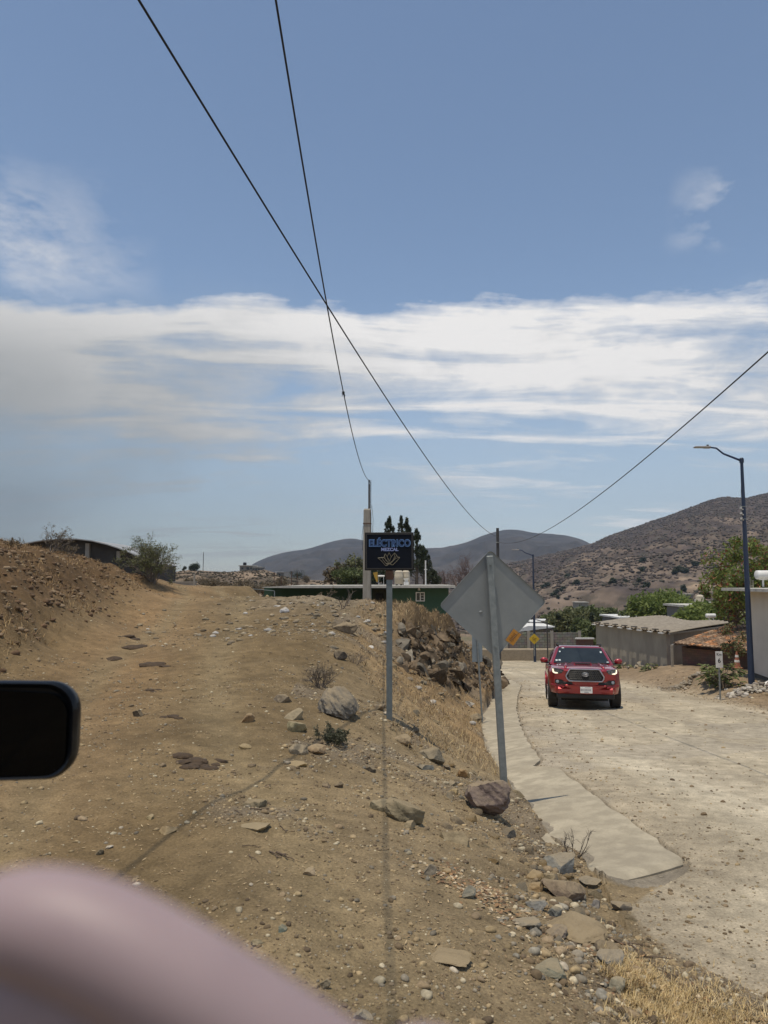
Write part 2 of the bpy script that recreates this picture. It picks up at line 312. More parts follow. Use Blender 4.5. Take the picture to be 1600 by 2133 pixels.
class MB:
    def __init__(s): s.v = []; s.f = []
    def add(s, V, Fc):
        b = len(s.v); s.v += [tuple(p) for p in V]; s.f += [tuple(i + b for i in f) for f in Fc]; return s
    def box(s, c, d, rot=None, bev=0):
        x, y, z = (q / 2 for q in d); V = []
        if bev <= 0:
            V = [Vector((sx * x, sy * y, sz * z)) for sz in (-1, 1) for sy in (-1, 1) for sx in (-1, 1)]
            Fc = [(0, 2, 3, 1), (4, 5, 7, 6), (0, 1, 5, 4), (2, 6, 7, 3), (0, 4, 6, 2), (1, 3, 7, 5)]
        else:
            b = min(bev, x * .95, y * .95, z * .95); V = []; idx = {}
            for sx in (-1, 1):
                for sy in (-1, 1):
                    for sz in (-1, 1):
                        for ax in range(3):
                            q = [sx * (x - b), sy * (y - b), sz * (z - b)]; q[ax] = (sx * x, sy * y, sz * z)[ax]
                            idx[sx, sy, sz, ax] = len(V); V.append(Vector(q))
            Fc = []
            for ax in range(3):
                for sg in (-1, 1):
                    o = [a for a in range(3) if a != ax]; ring = []
                    for a_, b_ in ((-1, -1), (1, -1), (1, 1), (-1, 1)):
                        k = [0, 0, 0]; k[ax] = sg; k[o[0]] = a_; k[o[1]] = b_; ring.append(idx[k[0], k[1], k[2], ax])
                    Fc.append(tuple(ring if (sg > 0) == (ax != 1) else ring[::-1]))
            for ax in range(3):
                o = [a for a in range(3) if a != ax]
                for a_ in (-1, 1):
                    for b_ in (-1, 1):
                        def K(t, face):
                            k = [0, 0, 0]; k[ax] = t; k[o[0]] = a_; k[o[1]] = b_; return idx[k[0], k[1], k[2], face]
                        Fc.append((K(-1, o[0]), K(1, o[0]), K(1, o[1]), K(-1, o[1])))
            for sx in (-1, 1):
                for sy in (-1, 1):
                    for sz in (-1, 1): Fc.append(tuple(idx[sx, sy, sz, a] for a in range(3)))
        if rot is not None:
            M3 = rot if isinstance(rot, Matrix) else Matrix.Rotation(rot[2], 3, 'Z') @ Matrix.Rotation(rot[1], 3, 'Y') @ Matrix.Rotation(rot[0], 3, 'X')
            V = [M3 @ q for q in V]
        c = Vector(c); return s.add([q + c for q in V], Fc)
    def tube(s, pts, rad, n=8, cap=True, squash=None):
        pts = [Vector(p) for p in pts]; rad = rad if isinstance(rad, (list, tuple, np.ndarray)) else [rad] * len(pts)
        V = []; up = None
        for i, p in enumerate(pts):
            d = (pts[min(i + 1, len(pts) - 1)] - pts[max(i - 1, 0)]).normalized()
            if up is None: up = Vector((0, 0, 1)) if abs(d.z) < .9 else Vector((1, 0, 0))
            a = d.cross(up).normalized(); b = a.cross(d).normalized(); up = b
            for k in range(n): t = 2 * math.pi * k / n; V.append(p + (a * math.cos(t) + b * math.sin(t)) * rad[i])
        Fc = [(i * n + k, i * n + (k + 1) % n, (i + 1) * n + (k + 1) % n, (i + 1) * n + k) for i in range(len(pts) - 1) for k in range(n)]
        if cap: Fc += [tuple(range(n))[::-1], tuple((len(pts) - 1) * n + k for k in range(n))]
        return s.add(V, Fc)
    def prism(s, poly, y0, y1, f=None):          # polygon in x,z extruded along y
        n = len(poly); V = [Vector((x, y0, z)) for x, z in poly] + [Vector((x, y1, z)) for x, z in poly]
        return s.add(V, [tuple(range(n)), tuple(range(n, 2 * n))[::-1]] + [(i, (i + 1) % n, n + (i + 1) % n, n + i)[::-1] for i in range(n)])
    def build(s, name, m, parent=None, smooth=False, sharp=None, warp=None, loc=None):
        V = s.v
        if warp: V = [warp(Vector(q)) for q in V]
        o = np_mesh(name, np.array(V), s.f, m, parent, smooth, sharp=sharp, loc=loc)
        import bmesh
        bm = bmesh.new(); bm.from_mesh(o.data); bmesh.ops.recalc_face_normals(bm, faces=bm.faces); bm.to_mesh(o.data); bm.free()
        return o
def text_obj(txt, size, ext, m, parent, loc, rot=(R(90), 0, 0), off=0.0, name='lettering', sx=1.0, space=1.0, bold=0):
    cu_ = bpy.data.curves.new(name, 'FONT'); cu_.body = txt; cu_.size = size; cu_.extrude = ext; cu_.offset = off; cu_.align_x = 'CENTER'; cu_.align_y = 'CENTER'; cu_.space_character = space
    t = bpy.data.objects.new(name, cu_); col.objects.link(t)
    dg = bpy.context.evaluated_depsgraph_get(); me = bpy.data.meshes.new_from_object(t.evaluated_get(dg)); bpy.data.objects.remove(t)
    o = bpy.data.objects.new(name, me); col.objects.link(o); me.materials.clear(); me.materials.append(m); o.parent = parent; o.location = loc; o.rotation_euler = rot; o.scale = (sx, 1, 1)
    return o
# ------------------------------------------------------------------ ground sheet
def lerp3(a, b, t): return a + (np.asarray(b) - a) * t[:, None]
tint = np.tile(np.array([.172, .122, .062]), (len(GX), 1))  # dark track base: the window's shading on the left painted into the soil
n1 = fbm(GX * .5, GY * .5, 5, .55, 20); n2 = fbm(GX * 2.7, GY * 2.7, 5, .6, 21); n3 = fbm(GX * 9, GY * 9, 4, .6, 22)
tint = lerp3(tint, [.225, .165, .088], sstep(-.2, .5, n1) * .7)
tint = lerp3(tint, [.285, .218, .128], sstep(-1.6, .5, GX) * .8 * (GY < 16))
tint = lerp3(tint, [.30, .205, .105], slope * sstep(10, 14, GY))
tint = lerp3(tint, [.125, .078, .040], lbank * .92)
tint = lerp3(tint, [.24, .20, .145], np.clip(mound, 0, 1) * .7)
tint = lerp3(tint, [.30, .19, .095], np.exp(-((GX + .22 * GY + 1.6) / (.6 + .03 * GY)) ** 2) * (GY > 4) * .55)
tint = lerp3(tint, [.235, .178, .098], np.clip(track, 0, 1) * .7)
gp_ = sstep(.0, .30, fbm(GX * .8, GY * .8, 5, .6, 80)) * (GX > -2.2) * (1 - onroad) * np.maximum(sstep(4.0, 5.2, GY) * (GX > -1.2), sstep(.7, 1.0, GX)); tint = lerp3(tint, [.20, .163, .117], gp_ * .75)
tint = lerp3(tint, [.12, .088, .052], sstep(.70, .95, rill) * slope * .5)
# rock: dark brown, shadowed gaps between the blocks put into the tint
tint = lerp3(tint, [.12, .085, .05], rock * .9)
# road: grey-beige dust with paler wheel tracks
dxr = GX - XL(GY)
pale = sstep(.05, .5, fbm(GX * .45 + GY * .1, GY * .16, 4, .55, 9) + .35 * np.sin(dxr * 1.25 - .6))
rc = np.tile(np.array([.45, .385, .275]), (len(GX), 1)); rc = lerp3(rc, [.60, .525, .39], pale * .65)
rc = lerp3(rc, [.36, .295, .205], (1 - sstep(0, 1.0, dxr)) * .6)
tyr = sstep(.1, .55, np.sin(dxr * 3.6 + .5) + .9 * fbm(GX * .9, GY * .25, 4, .6, 88)); rc = lerp3(rc, [.36, .305, .22], tyr * .5 * (dxr > .6))
pat = sstep(.18, .26, fbm(GX * .35, GY * .35, 5, .62, 91)); rc = lerp3(rc, [.36, .315, .245], pat * .5)
tint = tint * (1 - onroad[:, None]) + rc * onroad[:, None]
tint = lerp3(tint, [.28, .24, .18], inditch * 1.0)
rsh = sstep(-1.5, .5, GX - XR(GY)) * (1 - sstep(60, 80, GY)) * (GY > 5); tint = lerp3(tint, [.28, .205, .13], rsh * .8)
tint = lerp3(tint, [.21, .16, .11], sstep(50, 90, r_)); fdry = sstep(-.1, .3, fbm(GX * .02, GY * .02, 5, .6, 30)); tint = lerp3(tint, [.12, .125, .06], sstep(70, 110, r_) * fdry * .5)
tint *= (1 + .20 * n2 + .22 * n3)[:, None]
tint = np.clip(tint, .02, .8)
nr, na = RR.shape
ii = np.arange((nr - 1) * (na)).reshape(nr - 1, na); jj = (ii // na) * na + (ii % na + 1) % na
faces = np.stack([ii.ravel(), jj.ravel(), (jj + na).ravel(), (ii + na).ravel()], -1)[:, ::-1]
faces = faces[(ii.ravel() % na) != na - 1]
gm, _nt, _b = new_mat('dusty_ground')
def _gn():
    L = _nt.links; a = _nt.nodes.new('ShaderNodeAttribute'); a.attribute_name = 'tint'; t = _nt.nodes.new('ShaderNodeTexCoord')
    def nz(s, d, r=.6):
        k = _nt.nodes.new('ShaderNodeTexNoise'); k.inputs['Scale'].default_value = s; k.inputs['Detail'].default_value = d; k.inputs['Roughness'].default_value = r; L.new(t.outputs['Object'], k.inputs['Vector']); return k.outputs['Fac']
    def mr(v, a0, a1, b0, b1):
        k = _nt.nodes.new('ShaderNodeMapRange'); L.new(v, k.inputs[0])
        for i, q in enumerate((a0, a1, b0, b1)): k.inputs[i + 1].default_value = q
        return k.outputs[0]
    def mm(op, p, q):
        k = _nt.nodes.new('ShaderNodeMath'); k.operation = op
        for i, v in enumerate((p, q)):
            if isinstance(v, (int, float)): k.inputs[i].default_value = v
            else: L.new(v, k.inputs[i])
        return k.outputs[0]
    vo = _nt.nodes.new('ShaderNodeTexVoronoi'); vo.inputs['Scale'].default_value = 55; L.new(t.outputs['Object'], vo.inputs['Vector'])
    f = mm('MULTIPLY', mr(nz(5, 9, .65), .3, .7, .78, 1.2), mr(nz(60, 4, .7), .3, .7, .68, 1.28)); f = mm('MULTIPLY', f, mr(nz(.6, 6), .35, .65, .86, 1.12))
    sv = _nt.nodes.new('ShaderNodeVectorMath'); sv.operation = 'SCALE'; L.new(a.outputs['Color'], sv.inputs[0]); L.new(f, sv.inputs['Scale']); L.new(sv.outputs[0], _b.inputs['Base Color'])
    h = mm('ADD', mm('MULTIPLY', nz(14, 10, .68), .030), mm('MULTIPLY', mr(vo.outputs['Distance'], 0, .5, 1, 0), .006)); bp = _nt.nodes.new('ShaderNodeBump'); bp.inputs['Distance'].default_value = 1.0; bp.inputs['Strength'].default_value = .85; L.new(h, bp.inputs['Height']); L.new(bp.outputs[0], _b.inputs['Normal'])
    _b.inputs['Roughness'].default_value = .96; _b.inputs['Specular IOR Level'].default_value = .15
_gn()
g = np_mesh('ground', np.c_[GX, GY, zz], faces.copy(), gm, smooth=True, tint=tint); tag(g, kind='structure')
# ------------------------------------------------------------------ concrete drain and apron
def apron():
    ys = np.concatenate([np.linspace(_l[0][0], 14, 110), np.linspace(14.2, _l[-1][0] + 1, 110)]); m = 22; V = []; Fc = []
    for i, y in enumerate(ys):
        a, b = float(XD(y)) - .08, float(XL(y))
        y0a = _l[0][0]; y1a = rhit(1425, 1797)[0]; b = float(XL(max(y, y1a)))
        y_off = 0
        for j in range(m):
            t = j / (m - 1); x = a + (b - a) * t
            yy = y + ((y1a - y0a) * t - .03 * math.sin(t * math.pi)) * max(0, 1 - (y - y0a) / 1.3)
            z = float(roadz(yy)) - .13 * float(fend(x, y)) * (1 - t) + .012
            z += .003 * float(fbm(x * .8, y * .8, 3, .5, 40)) - (.012 if (i % 27) == 13 else 0) - .026 * (1 - min(1, (y - y0a) / .05)) ** 2
            V.append((x + .015 * math.sin(y * 7) * (t > .9) + .018 * float(fbm(y * 2.5, .5 + j * .01, 3, .6, 41)) * (t > .9), yy, z))
    n = len(V); V += [(x, y, z - .045) for x, y, z in V]; L = len(ys)
    for i in range(L - 1):
        for j in range(m - 1):
            q = i * m + j; Fc.append((q, q + 1, q + m + 1, q + m)); Fc.append((n + q, n + q + m, n + q + m + 1, n + q + 1))
        Fc.append((i * m, (i + 1) * m, n + (i + 1) * m, n + i * m)); q = i * m + m - 1; Fc.append((q, n + q, n + q + m, q + m))
    for j in range(m - 1): Fc.append((j, n + j, n + j + 1, j + 1)); q = (L - 1) * m + j; Fc.append((q, q + 1, n + q + 1, n + q))
    cm, nt, b = new_mat('worn_concrete'); t = nt.nodes.new('ShaderNodeTexCoord')
    def nz_(s, d, c): 
        k = nt.nodes.new('ShaderNodeTexNoise'); k.inputs['Scale'].default_value = s; k.inputs['Detail'].default_value = d; nt.links.new(t.outputs['Object'], k.inputs['Vector'])
        r = nt.nodes.new('ShaderNodeValToRGB'); r.color_ramp.elements[0].position = c[0]; r.color_ramp.elements[1].position = c[1]; nt.links.new(k.outputs['Fac'], r.inputs[0]); return r.outputs[0], k.outputs['Fac']
    a1, _ = nz_(.9, 7, (.4, .62)); a2, f2 = nz_(45, 5, (.35, .7)); a3, _ = nz_(5, 7, (.42, .6))
    def mx(f, A, B):
        k = nt.nodes.new('ShaderNodeMix'); k.data_type = 'RGBA'
        for i, v in ((0, f), (6, A), (7, B)):
            if isinstance(v, (tuple, float)): k.inputs[i].default_value = v
            else: nt.links.new(v, k.inputs[i])
        return k.outputs[2]
    base = mx(a1, (.40, .345, .245, 1), (.50, .435, .31, 1)); base = mx(a3, mx(.55, base, (.27, .23, .16, 1)), base); base = mx(a2, mx(.25, base, (.2, .17, .13, 1)), base)
    nt.links.new(base, b.inputs['Base Color']); b.inputs['Roughness'].default_value = .92
    bp = nt.nodes.new('ShaderNodeBump'); bp.inputs['Distance'].default_value = .004; nt.links.new(f2, bp.inputs['Height']); nt.links.new(bp.outputs[0], b.inputs['Normal'])
    o = np_mesh('concrete_apron', V, Fc, cm, sharp=40); tag(o, kind='structure')
apron()
# ------------------------------------------------------------------ rocks
def ico(sub):
    import bmesh
    bm = bmesh.new(); bmesh.ops.create_icosphere(bm, subdivisions=sub, radius=1); V = np.array([v.co[:] for v in bm.verts]); Fc = np.array([[v.index for v in f.verts] for f in bm.faces]); bm.free(); return V, Fc
_ico = {k: ico(k) for k in (1, 2, 3, 4, 5)}
def rock_np(seed, sub=3, k=9, cut=(.55, .85), nz=.05, sq=(1, .8, .65)):
    r = np.random.default_rng(seed); V, Fc = _ico[sub]; V = V.copy()
    for _ in range(k):
        n = r.normal(size=3); n /= np.linalg.norm(n); d = r.uniform(*cut); t = V @ n - d; V = V - np.clip(t, 0, None)[:, None] * n
    if nz:
        q = V * 1.0; f = fbm(q[:, 0] * 1.6 + q[:, 2] * 1.3 + seed, q[:, 1] * 1.6 - q[:, 2] * 1.1, 5, .55, seed % 17)
        f2 = fbm(q[:, 0] * 5 + q[:, 2] * 4 + seed, q[:, 1] * 5 - q[:, 2] * 3.5, 4, .6, seed % 13)
        V = V * (1 + nz * 3 * f + nz * 1.2 * f2)[:, None]
    V *= np.array(sq); return V, Fc
rock_mats = {}
def dusty(m, amt=.85):
    nt = m.node_tree; b = nt.nodes['Principled BSDF']; src = b.inputs['Base Color'].links[0].from_socket; g = nt.nodes.new('ShaderNodeNewGeometry'); s = nt.nodes.new('ShaderNodeSeparateXYZ'); nt.links.new(g.outputs['Normal'], s.inputs[0])
    n = nt.nodes.new('ShaderNodeTexNoise'); n.inputs['Scale'].default_value = 7; n.inputs['Detail'].default_value = 7; t = nt.nodes.new('ShaderNodeTexCoord'); nt.links.new(t.outputs['Object'], n.inputs['Vector'])
    a = nt.nodes.new('ShaderNodeMath'); a.operation = 'ADD'; nt.links.new(s.outputs[2], a.inputs[0]); nt.links.new(n.outputs['Fac'], a.inputs[1]); r = nt.nodes.new('ShaderNodeMapRange'); r.inputs[1].default_value = .75; r.inputs[2].default_value = 1.55; r.inputs[4].default_value = amt; nt.links.new(a.outputs[0], r.inputs[0])
    mx = nt.nodes.new('ShaderNodeMix'); mx.data_type = 'RGBA'; nt.links.new(r.outputs[0], mx.inputs[0]); nt.links.new(src, mx.inputs[6]); mx.inputs[7].default_value = (.30, .235, .145, 1); nt.links.new(mx.outputs[2], b.inputs['Base Color']); return m
def rmat(c):
    if c not in rock_mats:
        rock_mats[c] = mat('stone', c, tuple(v * .5 for v in c), 13, .95, bump=.022, bscale=26, spec=.15, detail=10, contrast=(.3, .6)); dusty(rock_mats[c])
    return rock_mats[c]
def put_rock(name, label, px, py, w, h, c, seed, rot=0, group=None, sub=4, depth=None, k=13, sink=.36, nz=.045, tilt=0, near=1.5, cat='rock'):
    """px,py: where its foot meets the ground; w,h: size in metres"""
    w *= .9; h *= .92; p = hit(px, py, near); V, Fc = rock_np(seed, sub, k, (.42, .82), nz=nz, sq=(1, 1, 1))
    V = V / (V.max(0) - V.min(0)) * np.array([w, depth or w * .8, h]); V[:, 2] += h * (.5 - sink)
    o = np_mesh(name, V, Fc.copy(), rmat(c), sharp=32); o.location = p + Vector((0, (depth or w * .8) * .35, 0)); o.location.z = g1(o.location.x, o.location.y); o.rotation_euler = (tilt, 0, rot)
    return tag(o, label, cat, group)
GREY = (.25, .225, .185); PURP = (.215, .165, .145); TAN = (.36, .29, .18); OCH = (.42, .29, .14); OLIVE = (.25, .21, .135); BLUE = (.225, .225, .195); BRN = (.17, .125, .085); WHT = (.62, .58, .5); PALE = (.42, .38, .29)
R_ = put_rock
R_('boulder', 'large purplish rough boulder against the foot of the diamond sign post', 1010, 1700, .46, .36, PURP, 101, .3, sub=5, depth=.40, sink=.12, nz=.06)
R_('boulder', 'grey pitted boulder beside the dry twiggy shrub on the bank', 700, 1492, .56, .40, (.20, .185, .16), 181, .2, sub=5, depth=.6, sink=.36, nz=.07, tilt=.15, k=9)
R_('boulder', 'lichen stained round boulder in the middle of the bank with a small block before it', 845, 1712, .32, .27, OLIVE, 175, .1, sub=5, nz=.05, k=8, sink=.35)
R_('rock', 'pale flat rock leaning against the left of the lichen stained boulder', 795, 1690, .19, .15, (.36, .31, .2), 104, .5)
R_('rock', 'square tan block lying in front of the lichen stained boulder', 853, 1728, .12, .09, TAN, 105, .1, k=14)
R_('rock', 'long tan rock with a dark broken right end, right of the lichen stained boulder', 952, 1757, .24, .13, TAN, 106, -.3, depth=.12)
R_('rock', 'blue grey angular rock beside the dead twigs on the apron edge', 1175, 1822, .26, .21, (.30, .30, .27), 107, .4, k=12)
R_('rock', 'smooth brown elongated boulder below the blue grey rock', 1188, 1876, .30, .2, (.23, .175, .13), 108, -.7, depth=.22)
R_('rock', 'orange angular stone just left of the blue grey rock', 1115, 1832, .14, .11, OCH, 109, .4)
R_('rock', 'tan stone wedged between the orange stone and the brown boulder', 1146, 1842, .12, .1, (.38, .3, .18), 110, .8)
R_('rock', 'flat orange stone below the orange angular stone', 1120, 1858, .13, .08, (.42, .29, .15), 111, .1)
R_('rock_slab', 'broad half buried tan slab at the lower edge of the bank', 1200, 1965, .36, .12, (.25, .19, .115), 112, -.7, depth=.30, sink=.48, nz=.09, cat='rock slab')
R_('rock', 'dark brown pointed rock at the bottom end of the half buried slab', 1265, 1992, .14, .12, (.13, .105, .08), 113, .2)
R_('rock', 'orange stone perched on the top left of the purplish boulder', 963, 1620, .12, .13, (.43, .27, .13), 114, .3, sink=.05)
R_('rock', 'round yellow stone left of the purplish boulder', 947, 1655, .09, .075, (.5, .38, .2), 115, .3, nz=.02)
R_('rock', 'grey stone between the yellow stone and the purplish boulder', 942, 1638, .14, .07, (.3, .26, .19), 116, .3)
R_('rock', 'dome shaped grey rock with dry grass around it, above the purplish boulder', 905, 1590, .32, .24, (.22, .2, .155), 117, .3)
R_('rock', 'tan wedge shaped rock with a dark underside below the billboard post', 840, 1550, .34, .16, (.36, .28, .18), 118, -.2, depth=.2)
R_('rock', 'flat bluish stone in the rubble right of the wedge shaped rock', 883, 1603, .2, .08, BLUE, 119, .3)
R_('rock', 'brown stone at the foot of the billboard post on its left', 790, 1480, .2, .13, (.22, .165, .11), 120, .3)
R_('rock', 'small orange stone right of the grey pitted boulder', 733, 1488, .12, .1, (.42, .3, .17), 121, .3)
R_('rock', 'dark block behind the dry twiggy shrub', 705, 1375, .26, .2, (.12, .1, .08), 122, .3, k=12)
R_('rock_slab', 'tilted brown slab on the bank crest left of the billboard post', 715, 1318, .85, .4, (.24, .19, .13), 123, -.3, depth=.3, cat='rock slab')
R_('rock', 'orange brown stone among pale chips left of the grey pitted boulder', 517, 1506, .17, .14, (.36, .24, .13), 124, .3)
R_('rock', 'dark cube like stone alone on the dirt track', 285, 1494, .13, .12, (.13, .105, .075), 125, .3, k=14)
R_('rock', 'grey brown cobble with a dark end, uphill of the pale chips', 585, 1464, .26, .16, (.27, .22, .16), 126, .3)
R_('rock', 'pale rounded rock topmost of the line left of the round weed', 612, 1500, .24, .16, (.4, .34, .23), 127, .3, nz=.02)
R_('rock', 'yellowish lichened rock in the middle of the line left of the round weed', 618, 1525, .24, .17, (.4, .35, .21), 128, .3)
R_('rock', 'pale square rock lowest of the line left of the round weed', 622, 1572, .2, .13, (.4, .33, .23), 129, .1)
R_('rock', 'orange tan square rock right beside the lowest pale rock', 662, 1572, .2, .12, (.42, .3, .18), 130, .1, k=13)
R_('rock', 'flat yellow stone below the two square rocks', 620, 1597, .22, .06, (.46, .34, .16), 131, .1)
R_('rock', 'flat yellow stone alone on the track, left of the two square rocks', 510, 1560, .13, .06, (.44, .33, .17), 132, .1)
R_('rock', 'small dark rock in the wire shadow on the bank', 772, 1608, .1, .1, (.12, .1, .075), 133, .3)
R_('rock', 'brown cube like stone, left of a pair below the wire shadow bend', 678, 1641, .085, .06, (.25, .19, .13), 134, .2)
R_('rock', 'dark brown cube like stone, right of a pair on the bank', 706, 1641, .085, .07, (.17, .13, .09), 135, .2)
R_('rock', 'tan and black stone lying on the track above the hand', 350, 1737, .115, .06, (.38, .28, .15), 136, .3, k=12)
R_('rock', 'small cream stone on the track left of the tan and black stone', 312, 1708, .055, .045, (.45, .36, .2), 137, .3)
R_('rock', 'white chip on the track close above the hand', 225, 1768, .05, .03, (.75, .7, .6), 138, .3)
R_('rock', 'grey cobble on the track beside the white chip', 205, 1782, .055, .045, (.18, .15, .1), 139, .3)
R_('rock', 'flat pale stone half buried left of the dead sticks', 533, 1733, .2, .05, (.38, .31, .19), 140, .1)
R_('rock', 'low grey half buried stone beside the diagonal wire shadow', 522, 1680, .2, .07, (.22, .185, .12), 141, .1)
R_('rock', 'bluish green pebble on the dirt beside the hand', 586, 1943, .052, .05, (.22, .25, .20), 142, .5)
R_('rock', 'light brown pebble right at the edge of the hand', 531, 1972, .06, .04, (.36, .3, .19), 143, .5)
R_('rock', 'rounded grey cobble at the bottom edge of the dirt', 758, 2125, .075, .04, (.3, .28, .24), 144, .5)
R_('rock', 'small upright brown cobble above the bottom edge of the dirt', 677, 2062, .045, .055, (.3, .25, .17), 145, .5)
R_('rock', 'pale orange stone alone in the middle of the dirt', 645, 1825, .085, .055, (.45, .35, .23), 146, .5)
R_('rock', 'grey and tan stone at the head of the leaf litter', 893, 1825, .1, .08, (.28, .24, .18), 147, .5)
R_('rock', 'orange rounded stone, right one beside the grey and tan stone', 932, 1820, .07, .055, (.45, .31, .16), 148, .5, nz=.02)
R_('rock', 'bluish cobble within the leaf litter', 976, 1873, .1, .09, (.23, .24, .21), 149, .5)
R_('rock', 'grey angular rock left of the half buried slab', 1118, 1897, .13, .1, (.3, .3, .28), 150, .5, k=13)
R_('rock', 'bluish rock between the leaf litter and the half buried slab', 1160, 1918, .1, .1, (.23, .235, .21), 151, .5)
R_('rock', 'flat grey stone left of the half buried slab', 1097, 1935, .16, .06, (.3, .29, .25), 152, .5)
R_('rock', 'low purplish stone below the half buried slab', 1163, 1955, .16, .07, (.24, .2, .17), 153, .5)
R_('rock', 'flat greenish grey rock below the purplish stone', 1155, 2040, .19, .07, (.25, .26, .2), 154, .5)
R_('rock', 'yellow and grey cobble near the straw grass', 1290, 2072, .1, .08, (.36, .33, .24), 155, .5)
R_('rock', 'grey rock where the bank meets the straw grass', 1275, 2015, .16, .09, (.32, .3, .26), 156, .5)
R_('rock_slab', 'smooth tan slab flush with the dirt at lower middle', 930, 2010, .21, .035, (.27, .205, .12), 157, -.5, sink=.5, nz=.09, cat='rock slab')
R_('rock', 'brown cobble on the bare toe of the bank by the apron end', 1300, 1898, .15, .08, (.26, .22, .17), 158, .4)
R_('rock', 'small dark cobble beside the brown boulder foot', 1243, 1893, .07, .07, (.24, .23, .22), 159, .4)
R_('rock', 'flat stone lying on the lower corner of the apron', 1235, 1852, .17, .05, (.27, .25, .21), 160, .4)
R_('rock', 'pale rounded rock in the dry ground below the rock cut', 978, 1472, .28, .2, WHT, 161, .3, near=14)
R_('rock', 'dark jagged rock at the drain edge beside the diamond sign post', 988, 1502, .35, .2, (.14, .12, .09), 162, .3, near=12)
R_('rock', 'yellow rounded stone on the far crest of the rubble mound', 646, 1240, .26, .2, (.42, .3, .15), 163, .2, near=18)
R_('rock', 'brown rounded stone on the far crest, right of the yellow one', 660, 1239, .28, .2, (.25, .2, .13), 164, .2, near=18)
R_('rock', 'white lump of rubble on the mound above the track', 590, 1276, .28, .2, (.75, .73, .7), 165, .2, near=10)
# stones seen across the bank, each on its own
protos = []
for s in range(5):
    V, Fc = rock_np(300 + s, 3, 10, sq=(1, .85, .62)); protos.append((V, Fc))
pc = [TAN, (.25, .2, .14), GREY, OCH, (.3, .27, .21)]
base_objs = []
GRP = 'stones scattered over the rubble bank'
def stone_at(p, s, i):
    k = i % 5
    if len(base_objs) <= k:
        V, Fc = protos[k]; o = np_mesh('stone', V, Fc.copy(), rmat(pc[k]), sharp=32); base_objs.append(o)
    else: o = base_objs[k].copy(); col.objects.link(o)
    o.location = p; o.scale = (s, s * random.uniform(.8, 1.1), s * random.uniform(.7, 1.1)); o.rotation_euler = (random.uniform(-.3, .3), random.uniform(-.3, .3), random.uniform(0, 6.28))
    tag(o, ['angular tan stone lying loose on the rubble bank', 'angular brown stone lying loose on the rubble bank', 'angular grey stone lying loose on the rubble bank', 'angular orange stone lying loose on the rubble bank', 'angular beige stone lying loose on the rubble bank'][k], 'stone', GRP)
i = 0; tries = 0
while i < 120 and tries < 4000:
    tries += 1
    t = random.random()
    if t < .55: px = random.gauss(900, 130); py = 1560 + (px - 900) * 1.05 + random.gauss(0, 75)
    elif t < .85: px = random.uniform(560, 800); py = random.uniform(1245, 1330)
    else: px = random.uniform(1100, 1320); py = 1850 + (px - 1150) * .9 + random.gauss(0, 40)
    if not (560 < px < 1330 and 1240 < py < 2120): continue
    p = hit(px, py)
    if p.x > XD(p.y) - .05 and p.y > 5: continue
    if p.y > 40: continue
    stone_at(p + Vector((0, 0, -.005)), random.uniform(.028, .065) * (1 + p.y * .05), i); i += 1
# ------------------------------------------------------------------ rock outcrop of the cut
def outcrop():
    Vs = []; Fs = []; b = 0; T = []
    r = np.random.default_rng(5)
    for k in range(680):
        px = r.uniform(830, 1052); top = np.interp(px, [820, 900, 960, 1000, 1052], [1302, 1310, 1328, 1350, 1395]); bot = np.interp(px, [820, 900, 960, 1000, 1052], [1392, 1418, 1430, 1436, 1428])
        py = top + (bot - top) * r.uniform(0, 1); p = hit(px, py, 12)
        if not (14 < p.y < 34): continue
        V, Fc = rock_np(500 + k, 3, 12, (.25, .75), .07, (1, .75, r.uniform(.4, 1.0))); s = r.uniform(.06, .26) * (1.9 if r.random() < .16 else 1); a = r.uniform(0, 6.28)
        Mx = np.array(Matrix.Rotation(a, 3, 'Z') @ Matrix.Rotation(r.uniform(-1.2, 1.2), 3, 'X') @ Matrix.Rotation(r.uniform(-1.2, 1.2), 3, 'Y')); V = V @ Mx.T * s + np.array([p.x, p.y + s * .45, p.z - s * .25])
        Vs.append(V); Fs.append(Fc + b); b += len(V); c = np.array([.21, .155, .10]) * r.uniform(.15, 1.3) if r.random() < .8 else np.array([.27, .235, .18]) * r.uniform(.5, 1.1); T.append(np.tile(c, (len(V), 1)))
    o = np_mesh('rock_outcrop', np.concatenate(Vs), np.concatenate(Fs), attr_mat('cut_rock', .95, .03, 12, .5, 5), sharp=28, tint=np.concatenate(T))
    o.name = 'rock_face'; tag(o, kind='structure')
outcrop()
